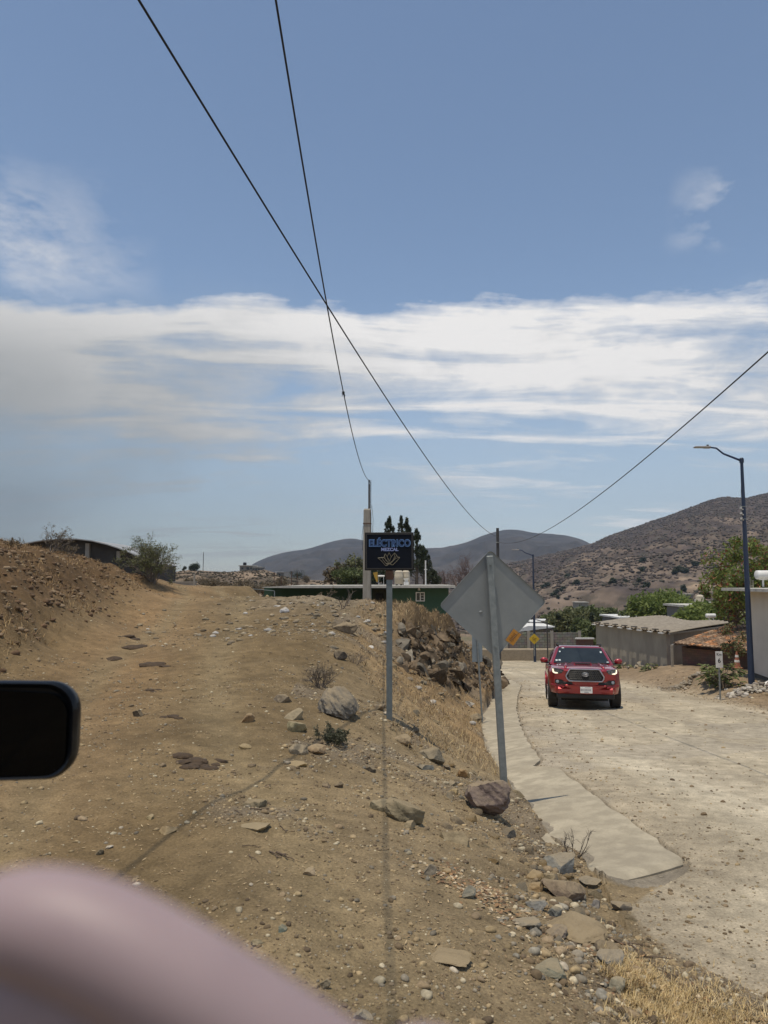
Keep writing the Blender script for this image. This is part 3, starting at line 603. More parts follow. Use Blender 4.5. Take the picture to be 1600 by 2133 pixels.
# ------------------------------------------------------------------ gravel and litter (stuff)
def scatter(name, n, sizef, colors, keep, a_rng=(-31, 31), r_rng=(2.2, 34), subs=1, seed=1, flat=.55, label=None):
    r = np.random.default_rng(seed); A = np.radians(r.uniform(*a_rng, n)); rr = np.exp(r.uniform(math.log(r_rng[0]), math.log(r_rng[1]), n)); x = np.sin(A) * rr; y = np.cos(A) * rr
    kp = r.random(n) < keep(x, y); x, y = x[kp], y[kp]; n = len(x); z = gz(x, y)
    base = [rock_np(900 + seed * 10 + q, subs, 7, (.5, .85), 0, (1, .8, flat)) for q in range(6)]; Fc = base[0][1]
    BV = np.stack([q[0] for q in base]); V = BV[r.integers(0, 6, n)]; s = sizef(r, n, rr[kp]); an = r.uniform(0, 6.28, n); c, sn = np.cos(an)[:, None], np.sin(an)[:, None]
    X = V[:, :, 0] * c - V[:, :, 1] * sn; Y = V[:, :, 0] * sn + V[:, :, 1] * c
    out = np.stack([X * s[:, None] + x[:, None], Y * s[:, None] + y[:, None], V[:, :, 2] * s[:, None] + z[:, None] + s[:, None] * .1], -1)
    m = V.shape[1]; F_ = (Fc[None] + (np.arange(n) * m)[:, None, None]).reshape(-1, 3)
    cl = np.array(colors)[r.integers(0, len(colors), n)] * r.uniform(.65, 1.25, (n, 1)); T = np.repeat(cl, m, 0)
    o = np_mesh(name, out.reshape(-1, 3), F_, gravel_m, tint=np.clip(T, 0, .9)); return tag(o, kind='stuff', label=label)
gravel_m = attr_mat('gravel_stone', .92, 0, 30, .3, 60)
def dens_dirt(x, y):
    d = .16 + .84 * np.clip(fbm(x * .8, y * .8, 5, .6, 80) * 3 + .35, 0, 1); d = d * np.where(y < 4.6, np.where(x > .8, 1, .30), 1); sl = sstep(-1.2, .6, x - np.interp(y, [0, 5, 10, 20, 30], [0, -.3, -1, -2, -2])); d = d * (.45 + .75 * sl)
    on = (x > XD(y) - .0) & (y > 5.2); d = np.where(on & (x < XL(y)), .02, d); d = np.where(x > XL(y), .20 * np.exp(-(x - XL(y)) / .8) + .05, d); d = np.where((x > XR(y) - .8) & (y > 8), .55, d); return d
pal = [(.33, .25, .14), (.27, .20, .12), (.25, .215, .16), (.4, .30, .17), (.15, .11, .07), (.48, .41, .28), (.28, .21, .13), (.20, .145, .085)]
scatter('gravel', 210000, lambda r, n, d: np.clip(r.lognormal(math.log(.0036), .6, n), .0015, .03) * (1 + d * .12), pal, dens_dirt, seed=1, label='small brown and grey gravel strewn over dirt and road')
scatter('pebbles', 6500, lambda r, n, d: np.clip(r.lognormal(math.log(.013), .42, n), .005, .030) * (1 + d * .05), pal + [(.42, .36, .27)], lambda x, y: dens_dirt(x, y) * .8 * (x < XL(y) + .9), subs=2, seed=2, label='loose pebbles strewn over the dirt')
scatter('bank_rubble', 16000, lambda r, n, d: np.clip(r.lognormal(math.log(.012), .5, n), .005, .038), pal + [(.22, .2, .16), (.3, .27, .21)], lambda x, y: np.clip(.95 * np.exp(-((x - np.interp(y, [3.5, 5, 7, 9, 12, 16], [1.2, .9, .7, .3, -.2, -1.0])) / (.45 + .02 * y)) ** 2), 0, 1) * (x < XD(y) - .02) * sstep(-.25, .2, fbm(x * 1.2, y * 1.2, 4, .6, 81)), a_rng=(-14, 26), r_rng=(3.4, 17), subs=2, seed=6, flat=.7, label='broken angular rubble along the edge of the bank')
scatter('rubble_chips', 1300, lambda r, n, d: r.uniform(.03, .10, n), [(.24, .19, .12), (.3, .25, .17), (.18, .14, .09), (.24, .2, .14), (.2, .16, .11), (.27, .21, .13), (.3, .24, .16), (.5, .47, .42)], lambda x, y: np.exp(-((x + 1.6) / 2.4) ** 2 - ((y - 19.5) / 4) ** 2), a_rng=(-20, 10), r_rng=(14, 26), subs=2, seed=3, label='broken rubble chips on the crest of the mound')
scatter('bank_clods', 7000, lambda r, n, d: r.uniform(.015, .09, n) ** 1.0, [(.17, .105, .06), (.22, .15, .09), (.13, .085, .05), (.26, .19, .12)], lambda x, y: sstep(0, 1, np.interp(y, [0, 10, 13, 18, 26, 34], [-4.0, -4.9, -5.4, -6.2, -7.5, -10.4]) - x) * .8, a_rng=(-33, -12), r_rng=(6, 30), subs=2, seed=4, label='brown clods and stones on the left bank')
# leaves, straw
def blades(name, n, place, h, w, colors, seed, lean=.7, m=None, flat=False, label=None):
    r = np.random.default_rng(seed); x, y = place(r, n); n = len(x); z = gz(x, y); hh = r.uniform(*h, n) * r.uniform(.6, 1, n); a = r.uniform(0, 6.28, n); l = r.uniform(.2, 1, n) * lean
    if flat: l = np.full(n, 1.45) + r.uniform(-.25, .1, n)
    dxv = np.cos(a) * np.sin(l); dyv = np.sin(a) * np.sin(l); dzv = np.cos(l); px_, py_ = -np.sin(a), np.cos(a); ww = r.uniform(*w, n)
    b0 = np.stack([x, y, z + (.004 if flat else -.01)], -1); side = np.stack([px_, py_, np.zeros(n)], -1) * ww[:, None]; d = np.stack([dxv, dyv, dzv], -1) * hh[:, None]
    mid = b0 + d * .55; bend = np.stack([dxv, dyv, -np.abs(dzv) * .2], -1) * (hh * .12)[:, None]
    if flat: V = np.stack([b0 - side * .4, b0 + side * .4, mid + side, b0 + d, mid - side], 1); Fc = np.array([[0, 1, 2, 4], [2, 3, 4, 4]])
    V = np.stack([b0 - side, b0 + side, mid + side * .8, mid - side * .8, b0 + d + bend], 1)
    if flat: V = np.stack([b0, b0 + d * .4 + side * 2, b0 + d * .8 + side * 1.2, b0 + d * .5 - side * 2, b0 + d], 1); F_ = [(0, 1, 2, 4, 3)]
    k = np.arange(n)[:, None] * 5
    tri = np.concatenate([k + np.array([[0, 1, 2]]), k + np.array([[0, 2, 3]]), k + np.array([[3, 2, 4]])]) if not flat else np.concatenate([k + np.array([[0, 1, 3]]), k + np.array([[1, 2, 3]]), k + np.array([[2, 4, 3]])])
    cl = np.array(colors)[r.integers(0, len(colors), n)] * r.uniform(.7, 1.2, (n, 1))
    o = np_mesh(name, V.reshape(-1, 3), tri, m or straw_m, tint=np.repeat(cl, 5, 0)); return tag(o, kind='stuff', label=label)
straw_m = attr_mat('dry_straw', .8, 0, 30, .2, 10)
straw = [(.46, .34, .17), (.38, .27, .14), (.54, .42, .24), (.26, .18, .10), (.33, .24, .14), (.2, .14, .085)]
def pl_bank(r, n):
    Y = r.uniform(8.5, 31, n * 3); t = r.random(n * 3); X = XD(Y) - t * (1.2 + .18 * (Y - 8)); ok = (fbm(X * 1.3, Y * 1.3, 4, .6, 60) > -.02) & (r.random(n * 3) < np.interp(Y, [8.5, 11, 31], [.15, 1, 1])); X, Y = X[ok], Y[ok]; a_, b_ = proj(X, Y, gz(X, Y)); top_ = np.interp(a_, [820, 900, 960, 1000, 1052], [1300, 1312, 1330, 1352, 1396]); bot_ = np.interp(a_, [820, 900, 960, 1000, 1052], [1380, 1404, 1416, 1424, 1420]); rk = (a_ > 815) & (b_ > top_) & (b_ < bot_) & (r.random(len(X)) < .93); X, Y = X[~rk][:n], Y[~rk][:n]; return X, Y
blades('dry_grass', 11000, pl_bank, (.05, .24), (.0015, .0045), straw, 31, 1.5, label='straw coloured dry grass on the bank above the drain')
def pl_crest(r, n):
    t = r.random(n); px = 800 + 200 * t; Y = np.interp(px, [800, 860, 940, 1000], [20.5, 21, 24, 27.5]) + r.normal(0, .8, n); X = (px - 800) / F * Y + r.normal(0, .4, n); return X, Y
blades('crest_grass', 4200, pl_crest, (.05, .22), (.003, .007), straw, 32, .9, label='taller dry grass along the crest before the green building')
def pl_br(r, n):
    px = r.uniform(1230, 1640, n * 3); py = 1990 + (px - 1230) * .38 + r.normal(0, 42, n * 3); t = 1.85 / np.maximum((py - 1210) / F, .2); Y = np.clip(t, 2.6, 5); X = (px - 800) / F * Y; ok = fbm(X * 3, Y * 3, 3, .5, 61) > -.15; return X[ok][:n], Y[ok][:n]
blades('roadside_straw', 15000, pl_br, (.02, .085), (.0008, .0022), [(.62, .47, .24), (.55, .4, .18), (.68, .54, .3), (.45, .32, .16)], 33, 1.4, label='matted pale straw at the lower road edge')
def pl_lit(r, n):
    px = np.where(r.random(n) < .5, r.normal(985, 55, n), r.uniform(1150, 1560, n)); py = np.where(px < 1130, 1880 + (px - 985) * .3 + r.normal(0, 28, n), 1900 + (px - 1150) * .55 + r.normal(0, 30, n)); Y = np.clip(1.85 / np.maximum((py - 1210) / F, .2), 2.6, 6.5); return (px - 800) / F * Y, Y
blades('leaf_litter', 950, pl_lit, (.018, .042), (.003, .007), [(.30, .18, .09), (.40, .29, .16), (.22, .13, .07), (.52, .42, .28)], 34, flat=True, label='dry brown leaves blown along the bank')
def pl_left(r, n):
    Y = r.uniform(8, 28, n * 2); X = np.interp(Y, [0, 10, 13, 18, 26, 34], [-4.3, -5.2, -5.7, -6.5, -7.8, -10.7]) - r.random(n * 2) * 5; ok = fbm(X * .8, Y * .8, 4, .5, 62) > .06; return X[ok][:n], Y[ok][:n]
blades('bank_grass', 12000, pl_left, (.05, .2), (.003, .006), [(.35, .23, .11), (.3, .19, .09), (.42, .3, .15)], 35, 1.1, label='thin dry grass on the left bank')
def pl_any(r, n):
    A = np.radians(r.uniform(-28, 14, n)); rr = np.exp(r.uniform(math.log(2.6), math.log(14), n)); X, Y = np.sin(A) * rr, np.cos(A) * rr; ok = (X < np.where(Y > 5, XD(Y), XL(Y)) - .1) & (fbm(X * 1.4, Y * 1.4, 3, .5, 63) > -.05); return X[ok], Y[ok]
blades('straw_bits', 5000, pl_any, (.01, .045), (.0008, .002), [(.5, .38, .22), (.4, .28, .15), (.3, .2, .11)], 36, flat=True, label='broken bits of straw and bark strewn over the dirt')
# dung patches and dead sticks on the track
dung = mat('dry_dung', (.085, .055, .03), (.05, .033, .02), 30, .95, bump=.006)
def dung_pat(px, py, w, n, seed, lab):
    r = np.random.default_rng(seed); p = hit(px, py); mb = MB()
    for q in range(n):
        V, Fc = rock_np(seed * 7 + q, 2, 6, sq=(1, .8, .3)); s = w * r.uniform(.12, .3) * (1.6 if q == 0 else 1); ox, oy = (r.uniform(-.5, .5) * w * 1.1, r.uniform(-.5, .5) * w * .9) if q else (0, 0)
        z = g1(p.x + ox, p.y + oy) - p.z; mb.add([Vector((a * s + ox, b * s + oy, c * s + z)) for a, b, c in V], Fc)
    o = mb.build('dung_pat', dung, loc=p); tag(o, lab, 'dung', 'dung pats along the dirt track')
dung_pat(405, 1588, .34, 14, 1, 'broken dark dung pat nearest on the dirt track')
dung_pat(362, 1494, .25, 6, 2, 'dung pat on the track, second nearest')
dung_pat(312, 1438, .32, 5, 3, 'dung pat with crumbs right beside the wing mirror top')
dung_pat(315, 1386, .5, 3, 4, 'long flat dung pat in the middle of the track')
dung_pat(235, 1374, .4, 3, 5, 'dung pat leftmost on the track')
dung_pat(276, 1350, .6, 3, 6, 'dung pat with a tail, second from the top of the track')
dung_pat(270, 1328, .45, 2, 7, 'small dung pat farthest up the track')
wood = mat('grey_dead_wood', (.16, .115, .075), (.08, .055, .04), 20, .9)
def stick(px, py, L, a, lab, br=2, r0=.004):
    p = hit(px, py); mb = MB(); d = Vector((math.cos(a), math.sin(a), 0)); pts = []
    for k in range(7):
        q = d * (L * (k / 6 - .5)) + Vector((-d.y, d.x, 0)) * random.uniform(-.02, .02) * L * 3; q.z = g1(p.x + q.x, p.y + q.y) - p.z + r0 * 1.2 + random.uniform(0, .006); pts.append(q)
    mb.tube(pts, [r0 * (1 - .1 * k) for k in range(7)], 6)
    for k in range(br):
        b = pts[random.randint(2, 4)]; a2 = a + random.choice((-.5, .5)); e = b + Vector((math.cos(a2), math.sin(a2), .02)) * L * random.uniform(.2, .35); mb.tube([b, (b + e) / 2 + Vector((0, 0, .004)), e], [r0 * .7, r0 * .5, r0 * .3], 5)
    tag(mb.build('dead_stick', wood, loc=p, smooth=True), lab, 'stick', 'dead sticks lying on the dirt')
stick(551, 1690, .19, -.05, 'slightly arched dark stick topmost on the dirt', 1)
stick(497, 1694, .07, -.6, 'short twig left of the arched stick', 0, .003)
stick(590, 1730, .12, -1.0, 'pair of thin crossed twigs below the arched stick', 2, .003)
stick(524, 1765, .11, .35, 'thin twig leaning up right, left of the forked sticks', 1, .003)
stick(530, 1790, .13, -.9, 'thin twig running down to the right, left of the forked sticks', 1, .003)
stick(572, 1784, .12, -.85, 'left one of the two dark forked sticks', 2, .005)
stick(594, 1788, .13, -.6, 'right one of the two dark forked sticks', 3, .006)
stick(1318, 1975, .42, -.75, 'long brown branch lying below the half buried slab', 2, .006)
# ------------------------------------------------------------------ hills
def hill(name, ridge, Yr, Yb, zb, m, nu, nv, amp, seed, skew=1.0, shape=1.0, tintf=None, back=1.35, lean=None):
    xs = np.array([p[0] for p in ridge], float); ys = np.array([p[1] for p in ridge], float)
    U = np.linspace(xs[0], xs[-1], nu); T = np.concatenate([np.linspace(0, 1, nv), np.linspace(1, back, nv // 4)[1:]])
    rp = np.interp(U, xs, ys); k = np.ones(7) / 7; rp = np.convolve(np.pad(rp, 3, 'edge'), k, 'valid')
    yr = Yr if not callable(Yr) else Yr(U)
    tanx = (U - 800) / F; Zr = (1210 - rp) / F * yr
    TT, UU = np.meshgrid(T, np.arange(nu), indexing='ij'); Y = Yb + (yr if np.isscalar(yr) else yr[UU]) * 0 + ((yr if np.isscalar(yr) else yr[UU]) - Yb) * TT
    X = tanx[UU] * Y; prof = np.where(TT <= 1, np.clip(TT, 0, 1) ** shape, np.clip(1 - (TT - 1) / (back - 1), 0, 1))
    s = 1.0 / (amp * 5)
    rd = ridged(X * s, Y * s * .8, 6, seed) - .55; f2 = fbm(X * s * 5, Y * s * 5, 5, .6, seed + 1)
    env = np.sin(np.clip(TT, 0, 1) * math.pi) ** .8 * (TT <= 1)
    Z = zb + (Zr[UU] - zb) * prof + env * amp * (rd * 1.5) + (env * .5 + .12) * amp * .28 * f2 * (TT > 0)
    n = fbm(X * s * 1.6, Y * s * 1.6, 6, .6, seed + 3); t = tintf(X, Y, Z, TT, n, rd, f2)
    ids = np.arange(TT.size).reshape(TT.shape); Fc = np.stack([ids[:-1, :-1], ids[:-1, 1:], ids[1:, 1:], ids[1:, :-1]], -1).reshape(-1, 4)
    o = np_mesh(name, np.c_[X.ravel(), Y.ravel(), Z.ravel()], Fc, m, smooth=True, tint=t.reshape(-1, 3)); tag(o, kind='structure')
    return X, Y, Z, TT
def L3(a, b, t): return np.asarray(a) * (1 - t[..., None]) + np.asarray(b) * t[..., None]
hill_m = attr_mat('dry_scrub_hillside', .95, .0, 1, .5, .09)
far_m = attr_mat('far_scrub_mountain', .95, 0, 1, .35, .03)
def t_far(X, Y, Z, T, n, rd, f): 
    t = np.ones(X.shape + (3,)) * np.array([.055, .048, .042]); t = L3(t, [.10, .082, .064], sstep(.0, .35, n + rd * .4) * .55); return t * (1 + .45 * f)[..., None]
hill('mountain', [(380, 1290), (480, 1215), (530, 1172), (560, 1160), (600, 1149), (640, 1144), (690, 1128), (730, 1121), (765, 1128), (820, 1138), (880, 1142), (930, 1141), (970, 1131), (1010, 1114), (1050, 1103), (1080, 1104), (1110, 1110), (1150, 1112), (1180, 1115), (1210, 1122), (1240, 1138), (1300, 1160), (1500, 1180), (2000, 1190)],
     2100, 900, -26, far_m, 420, 130, 50, 3, shape=1.25, tintf=t_far)
def t_r(X, Y, Z, T, n, rd, f):
    t = np.ones(X.shape + (3,)) * np.array([.175, .132, .098])
    scrub = sstep(-.22, .12, n + (T - .50) * 1.1 + .25 * f + rd * .5); t = L3(t, [.080, .061, .052], scrub)
    soil = sstep(.28, .40, fbm(X * .015, Y * .03, 5, .6, 33) + .15 * f) * (1 - scrub * .8); t = L3(t, [.27, .20, .135], soil)
    dots = (vn(X * .16, Y * .16) > .80) | (fbm(X * .09, Y * .09, 3, .6, 8) > .34); t = L3(t, [.07, .062, .045], dots * .55)
    return t * (1 + .3 * f)[..., None]
HR = hill('hillside', [(690, 1240), (760, 1216), (820, 1207), (900, 1200), (960, 1195), (1030, 1180), (1100, 1165), (1170, 1148), (1235, 1132), (1262, 1120), (1290, 1109), (1330, 1096), (1370, 1082), (1410, 1068), (1450, 1054), (1478, 1042), (1510, 1035), (1560, 1037), (1600, 1027), (1680, 1012), (1800, 985), (2000, 960), (2300, 960)],
     900, 210, -17, hill_m, 760, 330, 16, 12, shape=1.12, tintf=t_r)
def t_l(X, Y, Z, T, n, rd, f):
    t = np.ones(X.shape + (3,)) * np.array([.24, .18, .125]); t = L3(t, [.10, .08, .055], sstep(-.1, .25, n - (T - .6) * .6)); return t * (1 + .25 * f)[..., None]
HL = hill('hill', [(200, 1260), (300, 1215), (350, 1200), (372, 1190), (400, 1187), (440, 1190), (480, 1192), (520, 1187), (548, 1186), (570, 1192), (600, 1202), (640, 1207), (700, 1213), (760, 1219), (850, 1240)], 205, 95, -8.5, hill_m, 330, 110, 3.0, 22, shape=.9, tintf=t_l)
# scrub (stuff): rounded bushes and leafless thicket over the slopes
def scrub(name, src, n, smin, smax, seed, tw, label, cols):
    X, Y, Z, T = src; r = np.random.default_rng(seed); nv, nu = X.shape
    tt = r.random(n) ** tw; i = np.clip((tt * (nv * .8 - 2)).astype(int), 0, nv - 2); j = r.integers(0, nu - 1, n); x, y, z = X[i, j], Y[i, j], Z[i, j]
    kp = (fbm(x * .02, y * .02, 4, .6, seed) + (T[i, j] - .25) * .6 > r.uniform(-.42, .3, n)); x, y, z = x[kp], y[kp], z[kp]; n = len(x)
    ok = np.abs(np.degrees(np.arctan2(x, y))) < 38; x, y, z = x[ok], y[ok], z[ok]; n = len(x)
    base = [rock_np(2000 + seed + q, 1, 3, (.7, .95), .12, (1, 1, .8)) for q in range(5)]; BV = np.stack([b[0] for b in base]); Fc = base[0][1]
    V = BV[r.integers(0, 5, n)]; s = r.uniform(smin, smax, n); out = V * s[:, None, None] * np.stack([r.uniform(.7, 1.4, n), r.uniform(.7, 1.4, n), r.uniform(.6, 1.1, n)], -1)[:, None, :] + np.stack([x, y, z + s * .25], -1)[:, None, :]
    m = V.shape[1]; F_ = (Fc[None] + (np.arange(n) * m)[:, None, None]).reshape(-1, 3); cl = np.array(cols)[r.integers(0, len(cols), n)] * r.uniform(.7, 1.3, (n, 1))
    tag(np_mesh(name, out.reshape(-1, 3), F_, scrub_m, tint=np.repeat(cl, m, 0)), kind='stuff', label=label)
scrub_m = attr_mat('scrub_leaf', .95, .3, 3, .5, 2.5)
scrub('hillside_scrub', HR, 70000, .3, 1.25, 71, .95, 'dry scrub bushes covering the right hillside', [(.11, .085, .070), (.14, .108, .084), (.10, .078, .066), (.16, .125, .098), (.085, .075, .055)])
scrub('hill_scrub', HL, 9000, .1, .38, 72, 1.1, 'dry scrub bushes on the low left hill', [(.08, .065, .045), (.11, .09, .06), (.06, .055, .035)])
# ------------------------------------------------------------------ trees
LEAF = {'green': leaf_mat('fresh_leaves', (.10, .14, .03), (.27, .32, .09), .4), 'dark': leaf_mat('dark_leaves', (.025, .035, .016), (.06, .072, .034), .12), 'olive': leaf_mat('olive_leaves', (.10, .11, .045), (.20, .205, .09), .2),
        'dry': leaf_mat('dry_leaves', (.13, .10, .06), (.22, .17, .10), .1), 'red': leaf_mat('reddish_pods', (.20, .055, .03), (.33, .12, .06), .1), 'valley': leaf_mat('valley_leaves', (.08, .10, .035), (.16, .185, .07), .2), 'weed': leaf_mat('weed_leaves', (.06, .065, .035), (.13, .13, .08), .15)}
bark = mat('bark', (.15, .115, .085), (.08, .06, .045), 6, .9, bump=.01)
bark_grey = mat('grey_bark', (.22, .18, .15), (.12, .10, .08), 6, .9)
def leaves_np(cent, rad, n, size, r, flatz=1.0, elong=1.6):
    k = r.integers(0, len(cent), n); d = r.normal(size=(n, 3)); d /= np.linalg.norm(d, axis=1)[:, None]; d *= (r.random(n) ** .45)[:, None]
    c = cent[k] + d * rad[k][:, None] * np.array([1, 1, flatz]); a = r.normal(size=(n, 3)); a /= np.linalg.norm(a, axis=1)[:, None]; b = np.cross(a, r.normal(size=(n, 3))); b /= np.linalg.norm(b, axis=1)[:, None]
    s = (size * r.uniform(.6, 1.4, n))[:, None]; V = np.stack([c - a * s * elong, c + b * s * .6, c + a * s * elong, c - b * s * .6], 1)
    return V.reshape(-1, 3), np.arange(n * 4).reshape(-1, 4)
def tree(name, label, cat, loc, h, cr, crown_z, nclump, nleaf, lsize, leaf, seed, trunk_r=.12, group=None, clump=.33, bk=None, lean=(0, 0), extra=None, trunk_frac=.45, zsq=1.0, trunks=1):
    r = np.random.default_rng(seed); root = empty(name, loc, label=label, cat=cat, group=group); mb = MB()
    cz = h * crown_z; ch = (h - cz) / 2; cc = np.array([lean[0], lean[1], cz + ch])
    d = r.normal(size=(nclump, 3)); d /= np.linalg.norm(d, axis=1)[:, None]; d *= (r.random(nclump) ** .4)[:, None]; cent = cc + d * np.array([cr, cr, ch]) * (1 - clump * .5)
    rads = cr * clump * r.uniform(.6, 1.3, nclump)
    for t in range(trunks):
        ox = r.normal(0, .12 * cr, 2) if trunks > 1 else (0, 0); top = np.array([lean[0] * .6 + ox[0] * 2, lean[1] * .6 + ox[1] * 2, max(cz, h * trunk_frac)])
        p = [Vector((ox[0] * .3, ox[1] * .3, -.2)), Vector((top[0] * .3 + r.normal(0, .03 * h), top[1] * .3, top[2] * .35)), Vector((top[0] * .7, top[1] * .7 + r.normal(0, .03 * h), top[2] * .7)), Vector(top)]
        mb.tube(p, [trunk_r, trunk_r * .8, trunk_r * .65, trunk_r * .5], 8)
        for q in range(t, min(nclump, 40), trunks):
            e = Vector(cent[q]); s = p[3].lerp(p[2], r.random()) ; mid = s.lerp(e, .5) + Vector((0, 0, -.06 * h * r.random())); mb.tube([s, mid, e], [trunk_r * .4, trunk_r * .22, trunk_r * .07], 5, cap=False)
    mb.build('trunk', bk or bark, root, smooth=True)
    if nleaf:
        V, Fc = leaves_np(cent, rads, nleaf, lsize, r, zsq); np_mesh('crown', V, Fc, LEAF[leaf], root)
    if extra:
        V, Fc = leaves_np(cent, rads, extra[1], extra[2], r, zsq); np_mesh(extra[3], V, Fc, LEAF[extra[0]], root)
    return root
def twiggy(name, label, cat, loc, h, spread, seed, n0=9, depth=3, r0=.012, leaf=None, nleaf=0, lsize=.01, bk=None, upr=.7, group=None, nch=4):
    r = np.random.default_rng(seed); root = empty(name, loc, label=label, cat=cat, group=group); mb = MB(); tips = []
    def grow(p, d, L, rad, k):
        q = [p]; dd = d.copy()
        for s in range(3): dd = (dd + Vector(r.normal(0, .16, 3))).normalized(); q.append(q[-1] + dd * L / 3)
        mb.tube(q, [rad, rad * .8, rad * .65, rad * .45], 5 if k > 1 else 4, cap=False)
        if k <= 1: tips.extend([q[1], q[2], q[3]])
        if k > 0:
            for c in range(nch):
                f = r.uniform(.3, 1); pt = q[min(3, int(f * 3))].lerp(q[min(3, int(f * 3) + 1)] if int(f * 3) < 3 else q[3], .5); nd = (dd + Vector(r.normal(0, .55, 3)) + Vector((0, 0, .12))).normalized(); grow(pt, nd, L * r.uniform(.4, .65), rad * .5, k - 1)
    for i in range(n0):
        a = r.uniform(0, 6.28); t = r.random() ** .6; d = Vector((math.cos(a) * spread / h * t, math.sin(a) * spread / h * t, upr)).normalized(); grow(Vector((math.cos(a) * .03, math.sin(a) * .03, -.02)), d, h * .62 * r.uniform(.7, 1.1), r0, depth)
    mb.build('branches', bk or bark_grey, root)
    if nleaf:
        c = np.array([t[:] for t in tips]); V, Fc = leaves_np(c, np.full(len(c), h * .05), nleaf, lsize, r); np_mesh('foliage', V, Fc, LEAF[leaf], root)
    return root
def gp(px, Y, py=None):
    x = (px - 800) / F * Y * 1.0; z = g1(x, Y) if py is None else (P(px, py, Y).z); return Vector((x, Y, z))
# bush on the end of the left bank
twiggy('acacia_bush', 'feathery grey green acacia bush at the end of the left bank', 'bush', gp(322, 26.5), 1.75, 1.15, 3, 16, 3, .020, 'olive', 9000, .018, upr=.85)
twiggy('dry_bush', 'leafless brown bush on top of the left bank before the arched roof', 'bush', gp(108, 22, None), .85, .8, 4, 8, 3, .012, 'dry', 900, .014)
twiggy('dry_bush', 'low dry bush at the far left edge on top of the bank', 'bush', gp(28, 18), .35, .5, 5, 8, 2, .008, 'dry', 500, .012)
twiggy('dry_bush', 'straw coloured tuft bush on the bank right of the leafless bush', 'bush', gp(150, 22), .45, .4, 6, 8, 2, .008, 'dry', 600, .012)
twiggy('dry_shrub', 'upright dry twiggy shrub behind the grey pitted boulder', 'shrub', hit(668, 1432), .42, .28, 7, 22, 2, .0055, 'dry', 900, .006, upr=1.0)
twiggy('weed', 'round dull green weed on the bank below the grey pitted boulder', 'weed', hit(700, 1552), .24, .22, 8, 20, 2, .004, 'weed', 4200, .0065, upr=.7)
twiggy('dead_twig_bush', 'bare dark twigs growing at the edge of the concrete apron', 'shrub', hit(1195, 1786), .30, .2, 9, 5, 3, .0042, bk=mat('dark_twig', (.07, .055, .04), (.04, .03, .025), 20), upr=1.0, nch=3)
twiggy('dry_shrub', 'small bare shrub on the bank between the slab and the billboard post', 'shrub', hit(740, 1385), .32, .25, 10, 10, 2, .004, 'dry', 200, .006)
twiggy('fallen_branch', 'bleached dead branch sticking out of the rubble mound', 'branch', hit(712, 1268, 12), .75, .9, 11, 4, 2, .014, upr=.6)
twiggy('dry_shrub', 'wispy grass like shrub at the mound top beside the dead branch', 'shrub', gp(680, 22), .42, .7, 12, 7, 2, .006, 'dry', 300, .01)
twiggy('dry_shrub', 'grey bare shrub before the left end of the green building', 'shrub', gp(600, 25), .30, .5, 13, 8, 2, .006, 'dry', 300, .012)
# conifers behind the billboard: several spires
def conifer(label, px, Y, top, base, w, seed):
    r = np.random.default_rng(seed); p = P(px, base, Y); h = P(px, top, Y).z - p.z; root = empty('conifer_tree', p, label=label, cat='tree', group='dark conifers behind the billboard')
    mb = MB(); mb.tube([(0, 0, 0), (.05, 0, h * .5), (0, 0, h)], [.14, .09, .02], 7); cents = []; rads = []
    for k in range(48):
        t = r.random() ** .8; z = h * (.12 + .86 * t); rr = w * (1 - t) ** .5 * r.uniform(.3, 1); a = r.uniform(0, 6.28); e = Vector((math.cos(a) * rr, math.sin(a) * rr, z + rr * .5)); mb.tube([(0, 0, z - rr * .2), e], [.025, .008], 4, cap=False); cents.append(e[:]); rads.append(.09 + .17 * (1 - t))
    for k in range(5): cents.append((0, 0, h * (.9 + .025 * k))); rads.append(.12)
    mb.build('trunk', bark, root); V, Fc = leaves_np(np.array(cents), np.array(rads), 3600, .042, r, 2.0, 2.4); np_mesh('crown', V, Fc, LEAF['dark'], root)
conifer('dark conifer with two spiky tips above the billboard left half', 812, 58, 1080, 1225, 1.0, 1)
conifer('tall dark conifer above the billboard middle', 836, 60, 1078, 1225, .75, 2)
conifer('tall dark conifer above the billboard, right of the middle', 848, 57, 1082, 1225, .75, 3)
conifer('dark conifer beside the right edge of the billboard', 868, 55, 1106, 1225, .85, 4)
conifer('small dark conifer right of the billboard, by the white pipe', 884, 60, 1145, 1225, .8, 5)
conifer('low dark conifer right of the white roof pipe', 901, 62, 1190, 1225, .7, 6)
